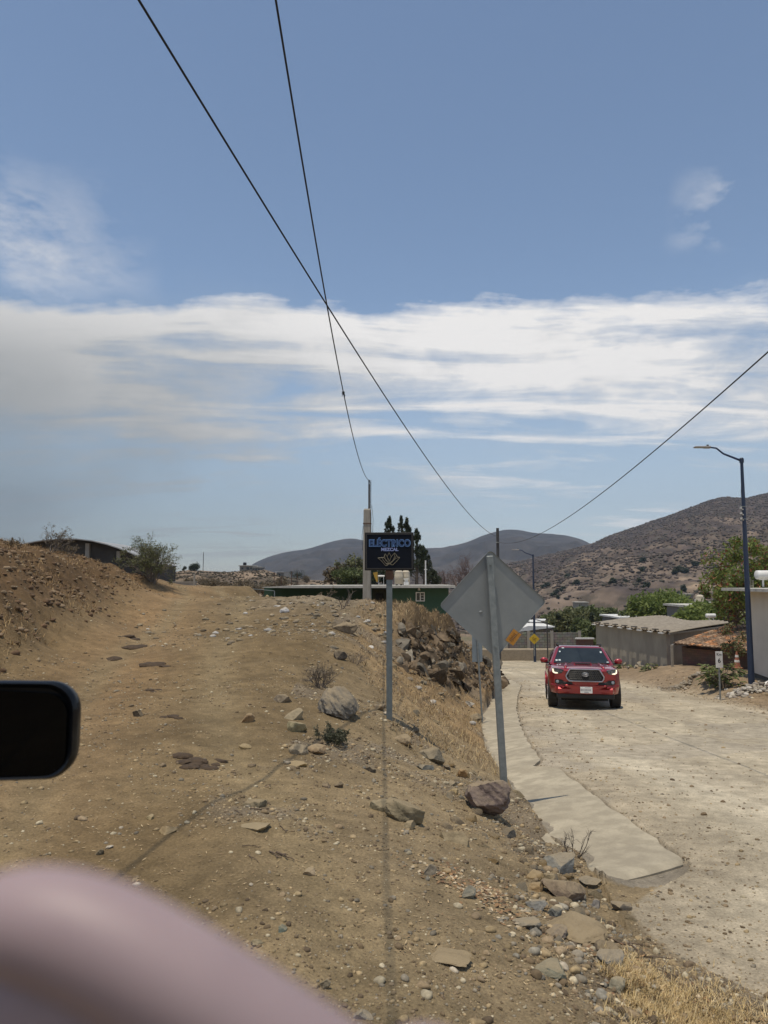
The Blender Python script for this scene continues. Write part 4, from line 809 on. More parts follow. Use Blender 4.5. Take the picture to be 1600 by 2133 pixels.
# thin tall saplings left of the concrete pole
for i, (px, top, w) in enumerate(((690, 1172, .3), (705, 1165, .4), (717, 1152, .35), (728, 1160, .5), (741, 1158, .4), (752, 1165, .4), (757, 1150, .3))):
    p = P(px, 1222, 58); h = P(px, top, 58).z - p.z
    twiggy('slender_tree', ['leftmost thin leafless sapling behind the green building', 'second thin sapling from the left behind the green building', 'tall pointed sapling third from the left behind the roof', 'broad sapling in the middle of the row behind the roof', 'sapling fifth from the left behind the green building', 'sixth sapling from the left, close to the concrete pole', 'last sapling touching the concrete pole from behind'][i], 'tree', p, h, w * 1.3, 40 + i, 7, 2, .05, 'olive' if i > 1 else 'dry', 700, .07, upr=2.2, group='thin saplings behind the green building')
for i, (px, py, w, lf) in enumerate(((715, 1222, 2.2, 'valley'), (742, 1222, 2.0, 'valley'), (776, 1222, 1.6, 'dark'), (800, 1222, 1.6, 'dark'))):
    tree('shrub', ['green bushy shrub behind the roof under the saplings', 'green bushy shrub behind the roof beside the concrete pole', 'dark shrub between the pole and the billboard post', 'dark shrub just left of the billboard post'][i], 'shrub', P(px, 1232, 55), 1.7, w * .5, .1, 16, 1500, .07, lf, 60 + i, .05)
# bare trees right of the green building
for i, (px, top, base, w) in enumerate(((958, 1160, 1235, 2.0), (975, 1150, 1235, 1.8), (1000, 1150, 1230, 1.8), (912, 1185, 1228, .7), (928, 1182, 1226, .8))):
    p = P(px, base, 75); h = P(px, top, 75).z - p.z
    twiggy('bare_tree', ['bare spreading tree left of the diamond sign', 'bare tree rising behind the upper left edge of the diamond sign', 'bare tree mostly hidden behind the diamond sign top', 'thin bare tree by the corner of the green building', 'thin bare tree second from the corner of the green building'][i], 'tree', p, h, w, 80 + i, 6, 3, .05, bk=mat('pinkish_bare_bark', (.19, .13, .11), (.12, .085, .075), 6), upr=1.0 if i < 3 else 2.5, group='bare trees beyond the green building')
# big tree behind the street lamp
def at(px, base, top, Y): p = P(px, base, Y); return p, P(px, top, Y).z - p.z
p, h = at(1548, 1400, 1112, 36)
tree('pod_tree', 'loose green tree with reddish pods behind the tall blue lamp', 'tree', p, h, 2.0, .32, 44, 5200, .065, 'green', 90, .09, clump=.24, extra=('red', 1300, .05, 'seed_pods'), trunks=3)
p, h = at(1606, 1400, 1128, 39)
tree('pod_tree', 'loose green tree with reddish pods at the right edge above the cream house', 'tree', p, h, 1.5, .4, 26, 3400, .065, 'green', 91, .08, clump=.26, extra=('red', 1500, .05, 'seed_pods'), trunks=2)
p, h = at(1530, 1400, 1290, 31)
tree('small_tree', 'sparse small tree before the tiled roof, left of the tall blue lamp', 'tree', p, h, .65, .15, 16, 1300, .035, 'olive', 92, .05, clump=.35, extra=('red', 350, .03, 'seed_pods'))
p, h = at(1508, 1300, 1180, 48)
tree('pod_tree', 'drooping green tree with red pods left of the tall blue lamp', 'tree', p, h + .1, 1.35, .1, 24, 3200, .07, 'green', 93, .07, clump=.26, extra=('red', 1100, .055, 'seed_pods'))
gr = 'green trees beyond the grey concrete house'
for i, (px, base, top, Y, cr, lf, lab) in enumerate(((1352, 1300, 1240, 85, 2.6, 'green', 'green tree crown above the middle of the concrete house roof'), (1385, 1300, 1236, 88, 3.0, 'green', 'taller green tree above the ribbed roof'), (1418, 1300, 1246, 84, 2.6, 'green', 'green tree between the tall tree and the water tank'),
        (1462, 1310, 1262, 72, 2.0, 'green', 'green tree under the white water tank house'), (1492, 1315, 1262, 70, 2.2, 'green', 'green tree right of the water tank house'), (1328, 1300, 1262, 95, 2.2, 'valley', 'dull green tree left of the green crowns'), (1440, 1312, 1275, 66, 1.6, 'green', 'low green tree left below the water tank'),
        (1215, 1345, 1290, 80, 1.8, 'valley', 'olive tree left of the concrete house'), (1200, 1330, 1268, 95, 3.0, 'olive', 'pale olive tree left of the concrete house corner'), (1170, 1320, 1280, 100, 2.4, 'olive', 'pale olive tree right of the diamond sign'), (1228, 1300, 1268, 105, 2.2, 'valley', 'olive tree above the left end of the concrete house'),
        (1270, 1292, 1270, 120, 2.2, 'valley', 'small round tree left of the distant white roofs'), (1169, 1296, 1281, 160, 2.6, 'dark', 'round dark tree in the valley'), (1145, 1300, 1286, 140, 2.0, 'valley', 'small olive tree beside the diamond sign corner'), (1190, 1365, 1335, 66, 1.2, 'valley', 'low green bush behind the truck and block wall'),
        (1222, 1362, 1330, 60, 1.2, 'valley', 'green bush at the left corner of the concrete house'), (1075, 1355, 1335, 60, .7, 'valley', 'green bush in front of the block wall'))):
    p, h = at(px, base, top, Y); tree('broadleaf_tree', lab, 'tree', p, h, cr, .15, 18, 3800 if cr > 1.5 else 1200, .05 + Y * .0012, lf, 100 + i, .12, clump=.42, group=gr)
for i, (px, base, top, lab) in enumerate(((1233, 1300, 1271, 'thin dark cypress by the left corner of the concrete house'), (1163, 1292, 1278, 'small dark cypress in the valley beside the diamond sign'))):
    p, h = at(px, base, top, 90); tree('cypress_tree', lab, 'tree', p, h, .30, .02, 14, 900, .07, 'dark', 130 + i, .06, clump=.7)
# scattered trees on valley floor and hillside foot
r = np.random.default_rng(77); k = 0
for i in range(46):
    px = r.uniform(1120, 1500); Y = r.uniform(200, 420); base = 1210 + r.uniform(8, 62); j = int(np.argmin(abs(HR[1][:, 0] - Y)))
    x = (px - 800) / F * Y; jj_ = int(np.argmin(abs(HR[0][j] - x))); p = Vector((HR[0][j, jj_], HR[1][j, jj_], HR[2][j, jj_] - .2))
    if k == 0: first = tree('distant_tree', 'small round dark tree dotted on the foot of the hillside', 'tree', p, 3.0, 1.7, .12, 12, 700, .25, 'dark', 150, .12, group='round trees dotted on the foot of the hillside', clump=.5)
    else:
        o = first.copy(); col.objects.link(o); o.location = p; s = r.uniform(.6, 1.3); o.scale = (s * r.uniform(.9, 1.4), s, s); o.rotation_euler = (0, 0, r.uniform(0, 6))
        for c in first.children: c2 = c.copy(); col.objects.link(c2); c2.parent = o
    k += 1
p, h = at(404, 1192, 1172, 203); tree('hilltop_tree', 'round dark tree on top of the low left hill', 'tree', p, h, 1.5, .1, 14, 1500, .12, 'dark', 160, .1, clump=.5)
p, h = at(383, 1193, 1178, 203); tree('hilltop_tree', 'small tree left of the round tree on the low left hill', 'tree', p, h, .7, .1, 10, 500, .1, 'dark', 161, .07, clump=.5)
for i, (px, base, top, Y, cr) in enumerate(((440, 1228, 1205, 95, 1.2), (470, 1236, 1213, 80, 1.0), (505, 1238, 1205, 90, 1.5), (540, 1240, 1217, 75, 1.0), (430, 1220, 1204, 110, 1.6), (560, 1238, 1210, 95, 1.2), (618, 1206, 1187, 180, 2.0), (636, 1212, 1200, 180, 1.4), (395, 1222, 1204, 100, 1.1), (585, 1225, 1203, 100, 1.1))):
    p, h = at(px, base, top, Y); tree('dry_tree', ['brown leafless thicket tree below the hill house, left', 'low brown bush at the track crest beyond the fence post', 'brown thicket tree in the middle below the hill house', 'low brown bush left of the green building roof', 'wide brown bush on the flank of the left hill', 'brown bush behind the left end of the roof', 'dark tree right of the small white hillside house', 'small dark bush between the hillside house and the saplings', 'brown bush close to the white fence post', 'brown bush below the small white hillside house'][i], 'tree', p, h, cr, .05, 14, 1300, .07, 'dry' if i not in (6,) else 'dark', 170 + i, .05, clump=.45)
# broad leaved plant by the km sign
def broad_plant(px, py, w, h, n, seed, lab):
    r = np.random.default_rng(seed); p = hit(px, py, 15); root = empty('broad_leaved_plant', p, label=lab, cat='plant'); mb = MB(); V = []; Fc = []
    for k in range(n):
        a = r.uniform(0, 6.28); hh = h * r.uniform(.25, 1); rr = w * r.uniform(.1, .6); tip = Vector((math.cos(a) * rr, math.sin(a) * rr, hh)); mb.tube([(tip.x * .2, tip.y * .2, -.05), (tip.x * .5, tip.y * .5, hh * .6), tip], [.012, .009, .006], 5)
        for q in range(4):
            a2 = a + r.uniform(-1.4, 1.4); L = r.uniform(.16, .30); d = Vector((math.cos(a2), math.sin(a2), r.uniform(-.5, .4))); s = Vector((-d.y, d.x, 0)) * L * .26; b0 = tip + Vector((0, 0, -.05 * q)); b = len(V)
            V += [b0, b0 + d * L * .35 + s, b0 + d * L * .75 + s * .8, b0 + d * L + Vector((0, 0, -.05)), b0 + d * L * .75 - s * .8, b0 + d * L * .35 - s, b0 + d * L * .5 + Vector((0, 0, -.03))]
            Fc += [(b, b + 1, b + 6), (b + 1, b + 2, b + 6), (b + 2, b + 3, b + 6), (b + 3, b + 4, b + 6), (b + 4, b + 5, b + 6), (b + 5, b, b + 6)]
    mb.build('stems', bark_grey, root); np_mesh('leaves', np.array([v[:] for v in V]), Fc, leaf_mat('broad_leaf', (.09, .12, .04), (.22, .24, .09), .25), root)
broad_plant(1508, 1432, 1.1, .85, 34, 1, 'big leaved green plant between the kilometre sign and the tall lamp')
broad_plant(1478, 1428, .6, .75, 16, 2, 'smaller leafy plant just behind the kilometre sign')
broad_plant(1352, 1396, .5, .35, 10, 3, 'low green plant by the pale stones right of the truck')
broad_plant(1302, 1392, .4, .3, 8, 4, 'low green weed at the left end of the pale stones')
# ------------------------------------------------------------------ materials for built things
galv = mat('galvanised_steel', (.28, .30, .295), (.20, .22, .22), 14, .5, metal=.35, bump=.001, bscale=60)
galv_b = mat('bluish_galvanised', (.20, .23, .235), (.15, .175, .18), 12, .55, metal=.3)
blue_p = mat('blue_pole_paint', (.022, .038, .078), (.017, .030, .062), 5, .5)
conc = mat('pole_concrete', (.36, .33, .28), (.26, .235, .195), 5, .92, bump=.004, stretch=(4, 4, .6), contrast=(.3, .6))
blackm = mat('black_paint', (.012, .012, .013), (.008, .008, .009), 10, .35)
cable_m = mat('black_cable', (.010, .010, .011), (.014, .014, .014), 10, .7)
white_p = mat('white_paint', (.78, .77, .73), (.62, .60, .56), 6, .6)
plaster_cream = mat('cream_plaster', (.66, .60, .50), (.58, .52, .43), 1.2, .92, bump=.002, bscale=20)
cem = mat('grey_render', (.36, .33, .265), (.23, .21, .17), .9, .95, bump=.006, bscale=9, stretch=(1, 1, .35), contrast=(.3, .62))
rust = mat('rusty_iron', (.16, .085, .05), (.09, .05, .035), 18, .9)
dark_glass = mat('dark_glass', (.012, .016, .018), (.008, .011, .013), 2, .06, spec=.6)
tankm = mat('beige_water_tank', (.52, .45, .34), (.44, .38, .28), 3, .6)
slab_m = mat('pale_slab_edge', (.55, .53, .47), (.40, .38, .33), 3, .85)
green_w = mat('dark_green_wall', (.045, .095, .058), (.035, .078, .046), 1.2, .9)
def brickm(name, c1, c2, mortar, sc, bw=.5, rh=.25):
    m, nt, b = new_mat(name); t = nt.nodes.new('ShaderNodeTexCoord'); s = nt.nodes.new('ShaderNodeSeparateXYZ'); c = nt.nodes.new('ShaderNodeCombineXYZ')
    nt.links.new(t.outputs['Object'], s.inputs[0]); nt.links.new(s.outputs[0], c.inputs[0]); nt.links.new(s.outputs[2], c.inputs[1])
    k = nt.nodes.new('ShaderNodeTexBrick'); k.inputs['Color1'].default_value = (*c1, 1); k.inputs['Color2'].default_value = (*c2, 1); k.inputs['Mortar'].default_value = (*mortar, 1); k.inputs['Scale'].default_value = sc
    k.inputs['Mortar Size'].default_value = .02; k.inputs['Brick Width'].default_value = bw; k.inputs['Row Height'].default_value = rh; nt.links.new(c.outputs[0], k.inputs['Vector'])
    n = nt.nodes.new('ShaderNodeTexNoise'); n.inputs['Scale'].default_value = 3; n.inputs['Detail'].default_value = 6; nt.links.new(t.outputs['Object'], n.inputs['Vector'])
    mx = nt.nodes.new('ShaderNodeMix'); mx.data_type = 'RGBA'; mx.blend_type = 'MULTIPLY'; mx.inputs[0].default_value = .6; nt.links.new(k.outputs['Color'], mx.inputs[6]); nt.links.new(n.outputs['Color'], mx.inputs[7])
    g_ = nt.nodes.new('ShaderNodeBrightContrast'); g_.inputs['Bright'].default_value = .02; nt.links.new(mx.outputs[2], g_.inputs[0])
    nt.links.new(g_.outputs[0], b.inputs['Base Color']); b.inputs['Roughness'].default_value = .95; return m
block_m = brickm('concrete_blocks', (.34, .315, .265), (.24, .22, .185), (.13, .12, .10), 1.2, .48, .24)
brick_m = brickm('adobe_bricks', (.24, .13, .085), (.17, .095, .065), (.12, .08, .06), 3.0, .9, .3)
def off(root): return -root.location
def wall(root, name, a, b, z0, z1, th, m):
    """wall from plan point a to b, its outer face on the line"""
    a = Vector((a[0], a[1], 0)); b = Vector((b[0], b[1], 0)); d = b - a; L = d.length; mb = MB(); mb.box((L / 2, th / 2, (z1 - z0) / 2), (L, th, z1 - z0))
    o = mb.build(name, m, root); o.location = Vector((a.x, a.y, z0)) - root.location; o.rotation_euler = (0, 0, math.atan2(d.y, d.x)); return o
# ------------------------------------------------------------------ green building
gb = empty('green_house', (P(745, 1250, 45).x, 45, -4.0), label='long low dark green building with a thin pale flat roof behind the mound', cat='building')
def X_(px, Y): return (px - 800) / F * Y
zr = P(750, 1221, 44).z
wall(gb, 'wall', (X_(817, 45), 45), (X_(934, 45), 45), -5, zr - .07, .25, green_w)
wall(gb, 'wall', (X_(552, 47.5), 47.5), (X_(776, 47.5), 47.5), -5, zr - .07, .2, green_w)
mb = MB(); mb.box((X_(934, 45) - .12, 47.8, (zr - 5.07) / 2), (.24, 5.1, zr + 4.93)); mb.box((X_(817, 45) + .1, 46.5, (zr - 5.07) / 2), (.2, 2.4, zr + 4.93)); mb.build('wall', green_w, gb, loc=off(gb))
wall(gb, 'porch_wall', (X_(776, 48), 48.2), (X_(822, 48), 48.2), -5, zr - .07, .2, mat('porch_plaster', (.14, .15, .115), (.11, .12, .09), 2))
mb = MB(); x0 = X_(791, 48.1); mb.box((x0, 48.15, zr - 1.5), (.5, .06, 2.0)); mb.build('door', mat('grey_door', (.06, .06, .055)), gb, loc=off(gb))
mb = MB(); mb.prism([(X_(548, 44), zr - .05), (X_(600, 44), zr + .03), (X_(948, 44), zr + .05), (X_(948, 44), zr - .1), (X_(600, 44), zr - .11), (X_(548, 44), zr - .09)], 44, 52); mb.build('roof', slab_m, gb, loc=off(gb))
def window(root, cx, y, cz, w, h, bars=2):
    mb = MB(); t = .05
    for s in (-1, 1): mb.box((cx + s * (w - t) / 2, y, cz), (t, .06, h)); mb.box((cx, y, cz + s * (h - t) / 2), (w - 2 * t, .06, t))
    mb.box((cx, y, cz), (t, .055, h - 2 * t))
    for k in range(bars): mb.box((cx + w / 4, y, cz - h / 2 + h * (k + 1) / (bars + 1)), (w / 2 - t * 1.5, .03, .02))
    f = mb.build('window', white_p, root, loc=off(root)); mb = MB(); mb.box((cx, y + .02, cz), (w - t, .012, h - t)); mb.build('pane', dark_glass, f); return f
window(gb, X_(875, 44.96), 44.96, P(875, 1243, 45).z, .54, .55)
mb = MB(); mb.tube([(X_(872.5, 44.9), 44.9, zr - .12), (X_(872.5, 44.9), 44.9, zr - .26)], [.05, .08], 8); mb.build('porch_light', white_p, gb, loc=off(gb))
zt_ = zr + .05
o = empty('water_tank', (X_(831, 46), 46, zt_), label='beige cylindrical water tank, left one of two on the green building roof', cat='water tank', group='water tanks on the green building')
def tank(root, r, h):
    mb = MB(); mb.tube([(0, 0, .06), (0, 0, .1), (0, 0, h * .35), (0, 0, h * .36), (0, 0, h * .65), (0, 0, h * .66), (0, 0, h * .9), (0, 0, h), (0, 0, h * 1.05)], [r * .96, r, r, r * 1.02, r * 1.02, r, r, r * .6, r * .2], 24); mb.build('body', tankm, root, sharp=35)
    mb = MB()
    for k in range(4): mb.box((math.cos(k * 1.57 + .8) * r * .7, math.sin(k * 1.57 + .8) * r * .7, .03), (.12, .12, .06))
    mb.build('foot', blackm, root)
tank(o, .27, .9)
mb = MB()
for s in (-.34, -.44): mb.tube([(s, -.2, 0), (s, -.2, .95)], .012, 5)
for k in range(6): mb.tube([(-.34, -.2, .1 + k * .15), (-.44, -.2, .1 + k * .15)], .009, 5)
mb.build('ladder', rust, o)
o = empty('water_tank', (X_(845.5, 46), 46.2, zt_), label='pinkish grey water tank, right one of two on the green building roof', cat='water tank', group='water tanks on the green building'); tank(o, .24, .9)
mb = MB(); mb.box((0, 0, .1), (.3, .3, .2)); mb.box((0, 0, .27), (.2, .2, .16)); mb.box((0, 0, .37), (.34, .34, .05), bev=.01); tag(mb.build('roof_vent', white_p, loc=Vector((X_(846, 45.4), 45.4, zt_))), 'small white vent box before the right water tank on the green roof', 'vent')
mb = MB(); mb.tube([(0, 0, 0), (.0, 0, 1.5)], .042, 8); mb.tube([(-.1, 0, .95), (.1, 0, .95)], .02, 6); tag(mb.build('roof_pipe', white_p, loc=Vector((X_(887, 45), 45.3, zt_))), 'white upright pipe on the green roof right of the billboard', 'pipe')
yl = mat('yellow_plastic', (.45, .27, .03), (.35, .2, .03), 6, .6)
mb = MB(); mb.prism([(-.14, .75), (.13, .8), (.14, .2), (.06, .22), (-.06, .5)], 0, .18); mb.build('scoop', yl, None, loc=Vector((X_(782, 44.6), 44.8, zt_))); o = bpy.context.scene.objects['scoop']; o.name = 'yellow_hopper'; tag(o, 'yellow metal scoop shape standing on the green roof by the concrete pole', 'hopper')
mb = MB(); mb.tube([(-.2, 0, .55), (.2, 0, .55)], .055, 12); mb.tube([(-.15, 0, .52), (-.15, 0, 0)], .012, 5); mb.tube([(.15, 0, .52), (.15, 0, 0)], .012, 5); tag(mb.build('gas_cylinder', white_p, loc=Vector((X_(794, 44.7), 44.9, zt_)), sharp=40), 'white horizontal cylinder on legs between pole and billboard post', 'cylinder')
# ------------------------------------------------------------------ concrete pole and lattice
def pole_thing(name, label, x, y, cat='pole', group=None, z=None): return empty(name, (x, y, g1(x, y) if z is None else z), label=label, cat=cat, group=group)
xp, yp = X_(765, 21.5), 21.5
cpo = pole_thing('concrete_pole', 'tapering square concrete pole rising from the rubble mound', xp, yp); bz = cpo.location.z
ztp = P(765, 1060, yp).z - bz; mb = MB(); q = []
for z, w in ((-.4, .125), (ztp * .5, .118), (ztp - .04, .105), (ztp, .08)): q.append((z, w))
V = []; Fc = []
for z, w in q:
    c_ = w * .78; V += [(-w, -c_, z), (-c_, -w, z), (c_, -w, z), (w, -c_, z), (w, c_, z), (c_, w, z), (-c_, w, z), (-w, c_, z)]
for i in range(len(q) - 1):
    for j in range(8): Fc.append((i * 8 + j, i * 8 + (j + 1) % 8, i * 8 + 8 + (j + 1) % 8, i * 8 + 8 + j))
Fc += [tuple(range(8))[::-1], tuple(range(24, 32))]; mb.add(V, Fc); mb.build('shaft', conc, cpo)
mb = MB(); mb.box((0, 0, ztp - .43), (.245, .245, .022)); mb.build('steel_band', rust, cpo)
mb = MB(); mb.tube([(.112, -.10, .2), (.118, -.115, ztp * .6), (.112, -.11, ztp - .1)], .006, 5); mb.tube([(.15, .0, ztp - .9), (.17, 0, ztp - .3), (.13, 0, ztp + .1)], .006, 5); mb.tube([(-.13, 0, ztp - 1.2), (-.15, 0, ztp - .8), (-.12, 0, ztp - .5)], .006, 5); mb.build('loose_wire', cable_m, cpo)
ztop = P(770, 1000, yp).z - bz
mb = MB(); lx = X_(770, yp) - xp
for sx, sy in ((-.035, 0), (.035, 0), (0, .06)): mb.tube([(lx + sx, sy, ztp - .5), (lx + sx, sy, ztop)], .008, 6)
for k in range(15):
    z = ztp - .4 + k * (ztop - ztp + .35) / 15
    mb.tube([(lx - .035, 0, z), (lx + .035, 0, z + .08)], .005, 4); mb.tube([(lx + .035, 0, z), (lx, .06, z + .08)], .005, 4)
mb.tube([(lx - .01, -.03, ztp - .5), (lx - .01, -.03, ztop - .12)], .02, 8); mb.build('lattice_mast', mat('mast_iron', (.08, .06, .05), (.05, .045, .04), 20, .8), cpo)
mb = MB(); mb.tube([(lx - .012, -.04, ztop - .08), (lx - .012, -.04, ztop)], .022, 8); mb.build('insulator', blackm, cpo)
mast_top = Vector((xp + lx - .012, yp - .04, bz + ztop - .02))
# dark pole beyond the diamond sign
xd, yd = X_(1037, 45), 45
dp = pole_thing('utility_pole', 'dark round utility pole rising behind the diamond sign', xd, yd); zt2 = P(1037, 1100, 45).z - dp.location.z
mb = MB(); mb.tube([(0, 0, -.3), (0, 0, zt2)], [.115, .085], 12); mb.build('shaft', mat('weathered_wood_pole', (.085, .08, .075), (.05, .047, .045), 10, .9, stretch=(4, 4, .3)), dp, sharp=40)
mb = MB(); za = P(1037, 1130, 45).z - dp.location.z; mb.tube([(-.12, -.1, za), (.12, -.1, za)], .03, 8); mb.box((0, 0, za + .0), (.2, .2, .05)); mb.build('clamp', galv, dp)
# ------------------------------------------------------------------ overhead wires
def wire(name, pts, r, label, ext=None):
    pts = sorted(pts, key=lambda p: p[1]); Y = np.array([p[1] for p in pts]); cx = np.polyfit(Y, [p[0] for p in pts], 1); cz = np.polyfit(Y, [p[2] for p in pts], 2)
    y0 = ext if ext is not None else Y[0]; ys = np.concatenate([np.linspace(y0, 8, 60), np.linspace(8.2, Y[-1], 70)]) if Y[-1] > 9 else np.linspace(y0, Y[-1], 80)
    mb = MB(); mb.tube([(np.polyval(cx, y), y, np.polyval(cz, y)) for y in ys], r, 6); o = mb.build(name, cable_m, None, smooth=True); tag(o, label, 'cable', 'overhead wires'); return cx, cz
def PP(px, py, Y): return tuple(P(px, py, Y))
wire('overhead_wire', [PP(280, 0, 5), PP(682, 628, 9.54), (xd, 45, P(1037, 1118, 45).z)], .0108, 'thick overhead cable running from the top left to the pole behind the diamond sign', -6)
cx2, cz2 = wire('overhead_wire', [PP(570, 0, 4.3), PP(717, 810, 10.3), tuple(mast_top)], .0072, 'thin overhead wire ending at the lattice mast on the concrete pole', -6)
wire('overhead_wire', [PP(1600, 733, 8), PP(1300, 992, 14.1), PP(1203, 1070, 18.9), PP(1096, 1119, 30), (xd, 45, P(1037, 1129, 45).z)], .0085, 'overhead cable sweeping up to the right edge from the dark pole', -4)
ys_ = 10.5; mb = MB(); c0 = Vector((np.polyval(cx2, ys_), ys_, np.polyval(cz2, ys_)))
for k in range(9): mb.tube([c0 + Vector((random.uniform(-.03, .03), random.uniform(-.05, .05), random.uniform(-.02, .03))), c0 + Vector((random.uniform(-.035, .035), random.uniform(-.1, .1), random.uniform(-.09, .02)))], .004, 4)
mb.tube([c0 + Vector((0, -.12, -.005)), c0 + Vector((0, .12, .012))], .013, 6); tag(mb.build('wire_splice', cable_m), 'frayed splice knot tied on the thin overhead wire', 'splice')
# ------------------------------------------------------------------ billboard sign
yb = 9.8; pb = Vector((X_(811, yb), yb, 0)); pb.z = g1(pb.x, pb.y)
bb = empty('billboard', pb, label='small black billboard with blue mezcal lettering on a grey post', cat='sign')
zc = P(811, 1148.5, yb).z - pb.z; bw, bh = 102 / F * yb, 79 / F * yb
zb0 = zc - bh / 2
mb = MB(); mb.box((0, .04, (zb0 - .12) / 2), (.078, .078, zb0 + .12 - .0), bev=.006); mb.build('post', galv_b, bb, sharp=30)
mb = MB(); mb.box((0, .04, zb0 - .06), (.098, .098, .12), bev=.004); mb.build('bracket', rust, bb)
bd = MB(); bd.box((0, .02, zc), (bw, .075, bh), bev=.004); f = bd.build('sign_box', mat('black_sign_frame', (.016, .014, .012), (.010, .009, .008), 20, .7), bb); f.rotation_euler = (0, 0, R(-2))
mb = MB(); fr = .018; mb.box((0, -.021, zc), (bw - 2 * .03, .006, bh - .06)); mb.build('panel', mat('navy_sign_panel', (.008, .011, .018), (.006, .008, .014), 8, .7, spec=.15), f)
mb = MB(); gm_ = mat('dark_trim', (.045, .04, .035), (.03, .027, .024), 20, .5)
for s in (-1, 1): mb.box((s * (bw / 2 - .022), -.023, zc), (.014, .012, bh - .03)); mb.box((0, -.023, zc + s * (bh / 2 - .022)), (bw - .06, .012, .014))
mb.build('trim', gm_, f)
blue_o = mat('blue_outline', (.15, .29, .54), (.10, .21, .42), 40, .5); blue_i = mat('blue_fill', (.03, .075, .20), (.022, .055, .16), 40, .5)
def fit_text(txt, w, h, m, y, z, off_, name, cx=0.0, ext=.0015, parent=None):
    o = text_obj(txt, .15, ext, m, parent, (0, 0, 0), off=off_, name=name); me = o.data; co = np.array([v.co[:] for v in me.vertices]); mn, mx_ = co.min(0), co.max(0); s = np.array([w / (mx_[0] - mn[0]), h / (mx_[1] - mn[1]), 1]); co = (co - (mn + mx_) / 2) * s
    me.vertices.foreach_set('co', co.ravel()); o.location = (cx, y, z); return o
def pz(cy): return zc + (1148.5 - (1080 + cy / 10)) / F * yb
def pxx(cx): return ((740 + cx / 10) - 811.5) / F * yb
fit_text('ELÉCTRICO', (1160 - 292) / 10 / F * yb, (592 - 398) / 10 / F * yb, blue_o, -.026, pz(496), .0085, 'lettering', pxx(727), parent=f)
fit_text('ELÉCTRICO', (1146 - 306) / 10 / F * yb, (578 - 412) / 10 / F * yb, blue_i, -.0285, pz(496), .0030, 'lettering', pxx(727), parent=f)
fit_text('MEZCAL', (905 - 548) / 10 / F * yb, (682 - 612) / 10 / F * yb, mat('pale_blue_letters', (.32, .38, .66), (.24, .29, .52), 40, .5), -.026, pz(646), .006, 'lettering', pxx(727), parent=f)
mb = MB()
for poly in ([(480, 825), (600, 815), (640, 850), (705, 940), (640, 985), (560, 890), (480, 825)], [(630, 735), (620, 800), (640, 870), (705, 940), (690, 850), (670, 790), (630, 735)], [(712, 715), (670, 800), (720, 880), (760, 800), (712, 715)],
             [(825, 720), (755, 800), (725, 880), (705, 940), (790, 880), (825, 800), (825, 720)], [(868, 765), (820, 850), (760, 920), (660, 985)], [(935, 815), (850, 830), (800, 880), (730, 955), (790, 968), (860, 900), (935, 815)], [(560, 800), (590, 870), (650, 940), (705, 940)], [(600, 815), (630, 735)], [(825, 720), (868, 765), (880, 800), (935, 815)], [(640, 985), (705, 940), (780, 968)]):
    mb.tube([(pxx(a), -.027, pz(b)) for a, b in poly], 0.0030, 5)
mb.build('agave_emblem', mat('dull_gold', (.26, .23, .155), (.2, .175, .12), 30, .5), f)
mb = MB(); mb.tube([(bw * .5 + .004, -.0, zc + .02), (bw * .5 + .014, 0, zc + .02)], .006, 8); mb.tube([(bw * .18, 0, zc + bh / 2), (bw * .18, 0, zc + bh / 2 + .004)], .02, 8); mb.build('screw', galv, f)
# ------------------------------------------------------------------ diamond sign seen from behind
yd_ = 8.3; base = hit(1043, 1634); base.y = 8.3; base.x = X_(1043, 8.3); base.z = g1(base.x, base.y)
ds = empty('road_sign', base, label='large grey diamond road sign seen from the back on a leaning square post', cat='road sign')
topc = P(1020, 1158, 8.3) - base; ax = topc.normalized(); L = topc.length
rotm = Matrix.Rotation(math.atan2(topc.x, topc.z), 4, 'Y'); lean = empty('tmp', (0, 0, 0)); bpy.data.objects.remove(lean)
mb = MB(); mb.box((0, 0, L / 2 - .12), (.076, .05, L + .24), bev=.006); o = mb.build('post', galv, ds, sharp=30); o.matrix_local = rotm
zc2 = (P(1031, 1257, 8.3) - base); zl = zc2.dot(Vector((ax.x, 0, ax.z))); hd = 112 / F * 8.3; s_ = hd / math.sqrt(2) * 2; rc_ = .045
pl = []
for cx_, cz_, a0 in ((1, 1, 0), (-1, 1, 90), (-1, -1, 180), (1, -1, 270)):
    for k in range(7): t = R(a0 + 15 * k); pl.append((cx_ * (s_ / 2 - rc_) + rc_ * math.cos(t), cz_ * (s_ / 2 - rc_) + rc_ * math.sin(t)))
n = len(pl); V = []; Fc = []; fl = .020
for (sc, y) in ((1, 0), (1, -fl), (.994, -fl), (.994, -.003)):
    V += [(x * sc, y, z * sc) for x, z in pl]
for i in range(3): Fc += [(i * n + k, i * n + (k + 1) % n, (i + 1) * n + (k + 1) % n, (i + 1) * n + k) for k in range(n)]
Fc += [tuple(range(n)), tuple(3 * n + k for k in range(n))[::-1]]
plate_m = mat('dull_sheet_steel', (.31, .325, .32), (.22, .235, .235), 2.2, .55, metal=.3, detail=9, contrast=(.3, .75))
mb = MB(); mb.add(V, Fc); o = mb.build('plate', plate_m, ds, sharp=50); o.matrix_local = rotm @ Matrix.Translation((0.012, .075, zl)) @ Matrix.Rotation(R(0.8), 4, 'X') @ Matrix.Rotation(R(-45 + 0.5), 4, 'Y')
pm = rotm @ Matrix.Translation((0.012, .075, zl))
mb = MB(); mb.box((.205, -.012, -.385), (.105, .003, .155), rot=(0, R(40), 0)); o = mb.build('sticker', mat('orange_sticker', (.55, .25, .03), (.45, .19, .03), 60, .6), ds); o.matrix_local = pm @ Matrix.Identity(4)
mb = MB()
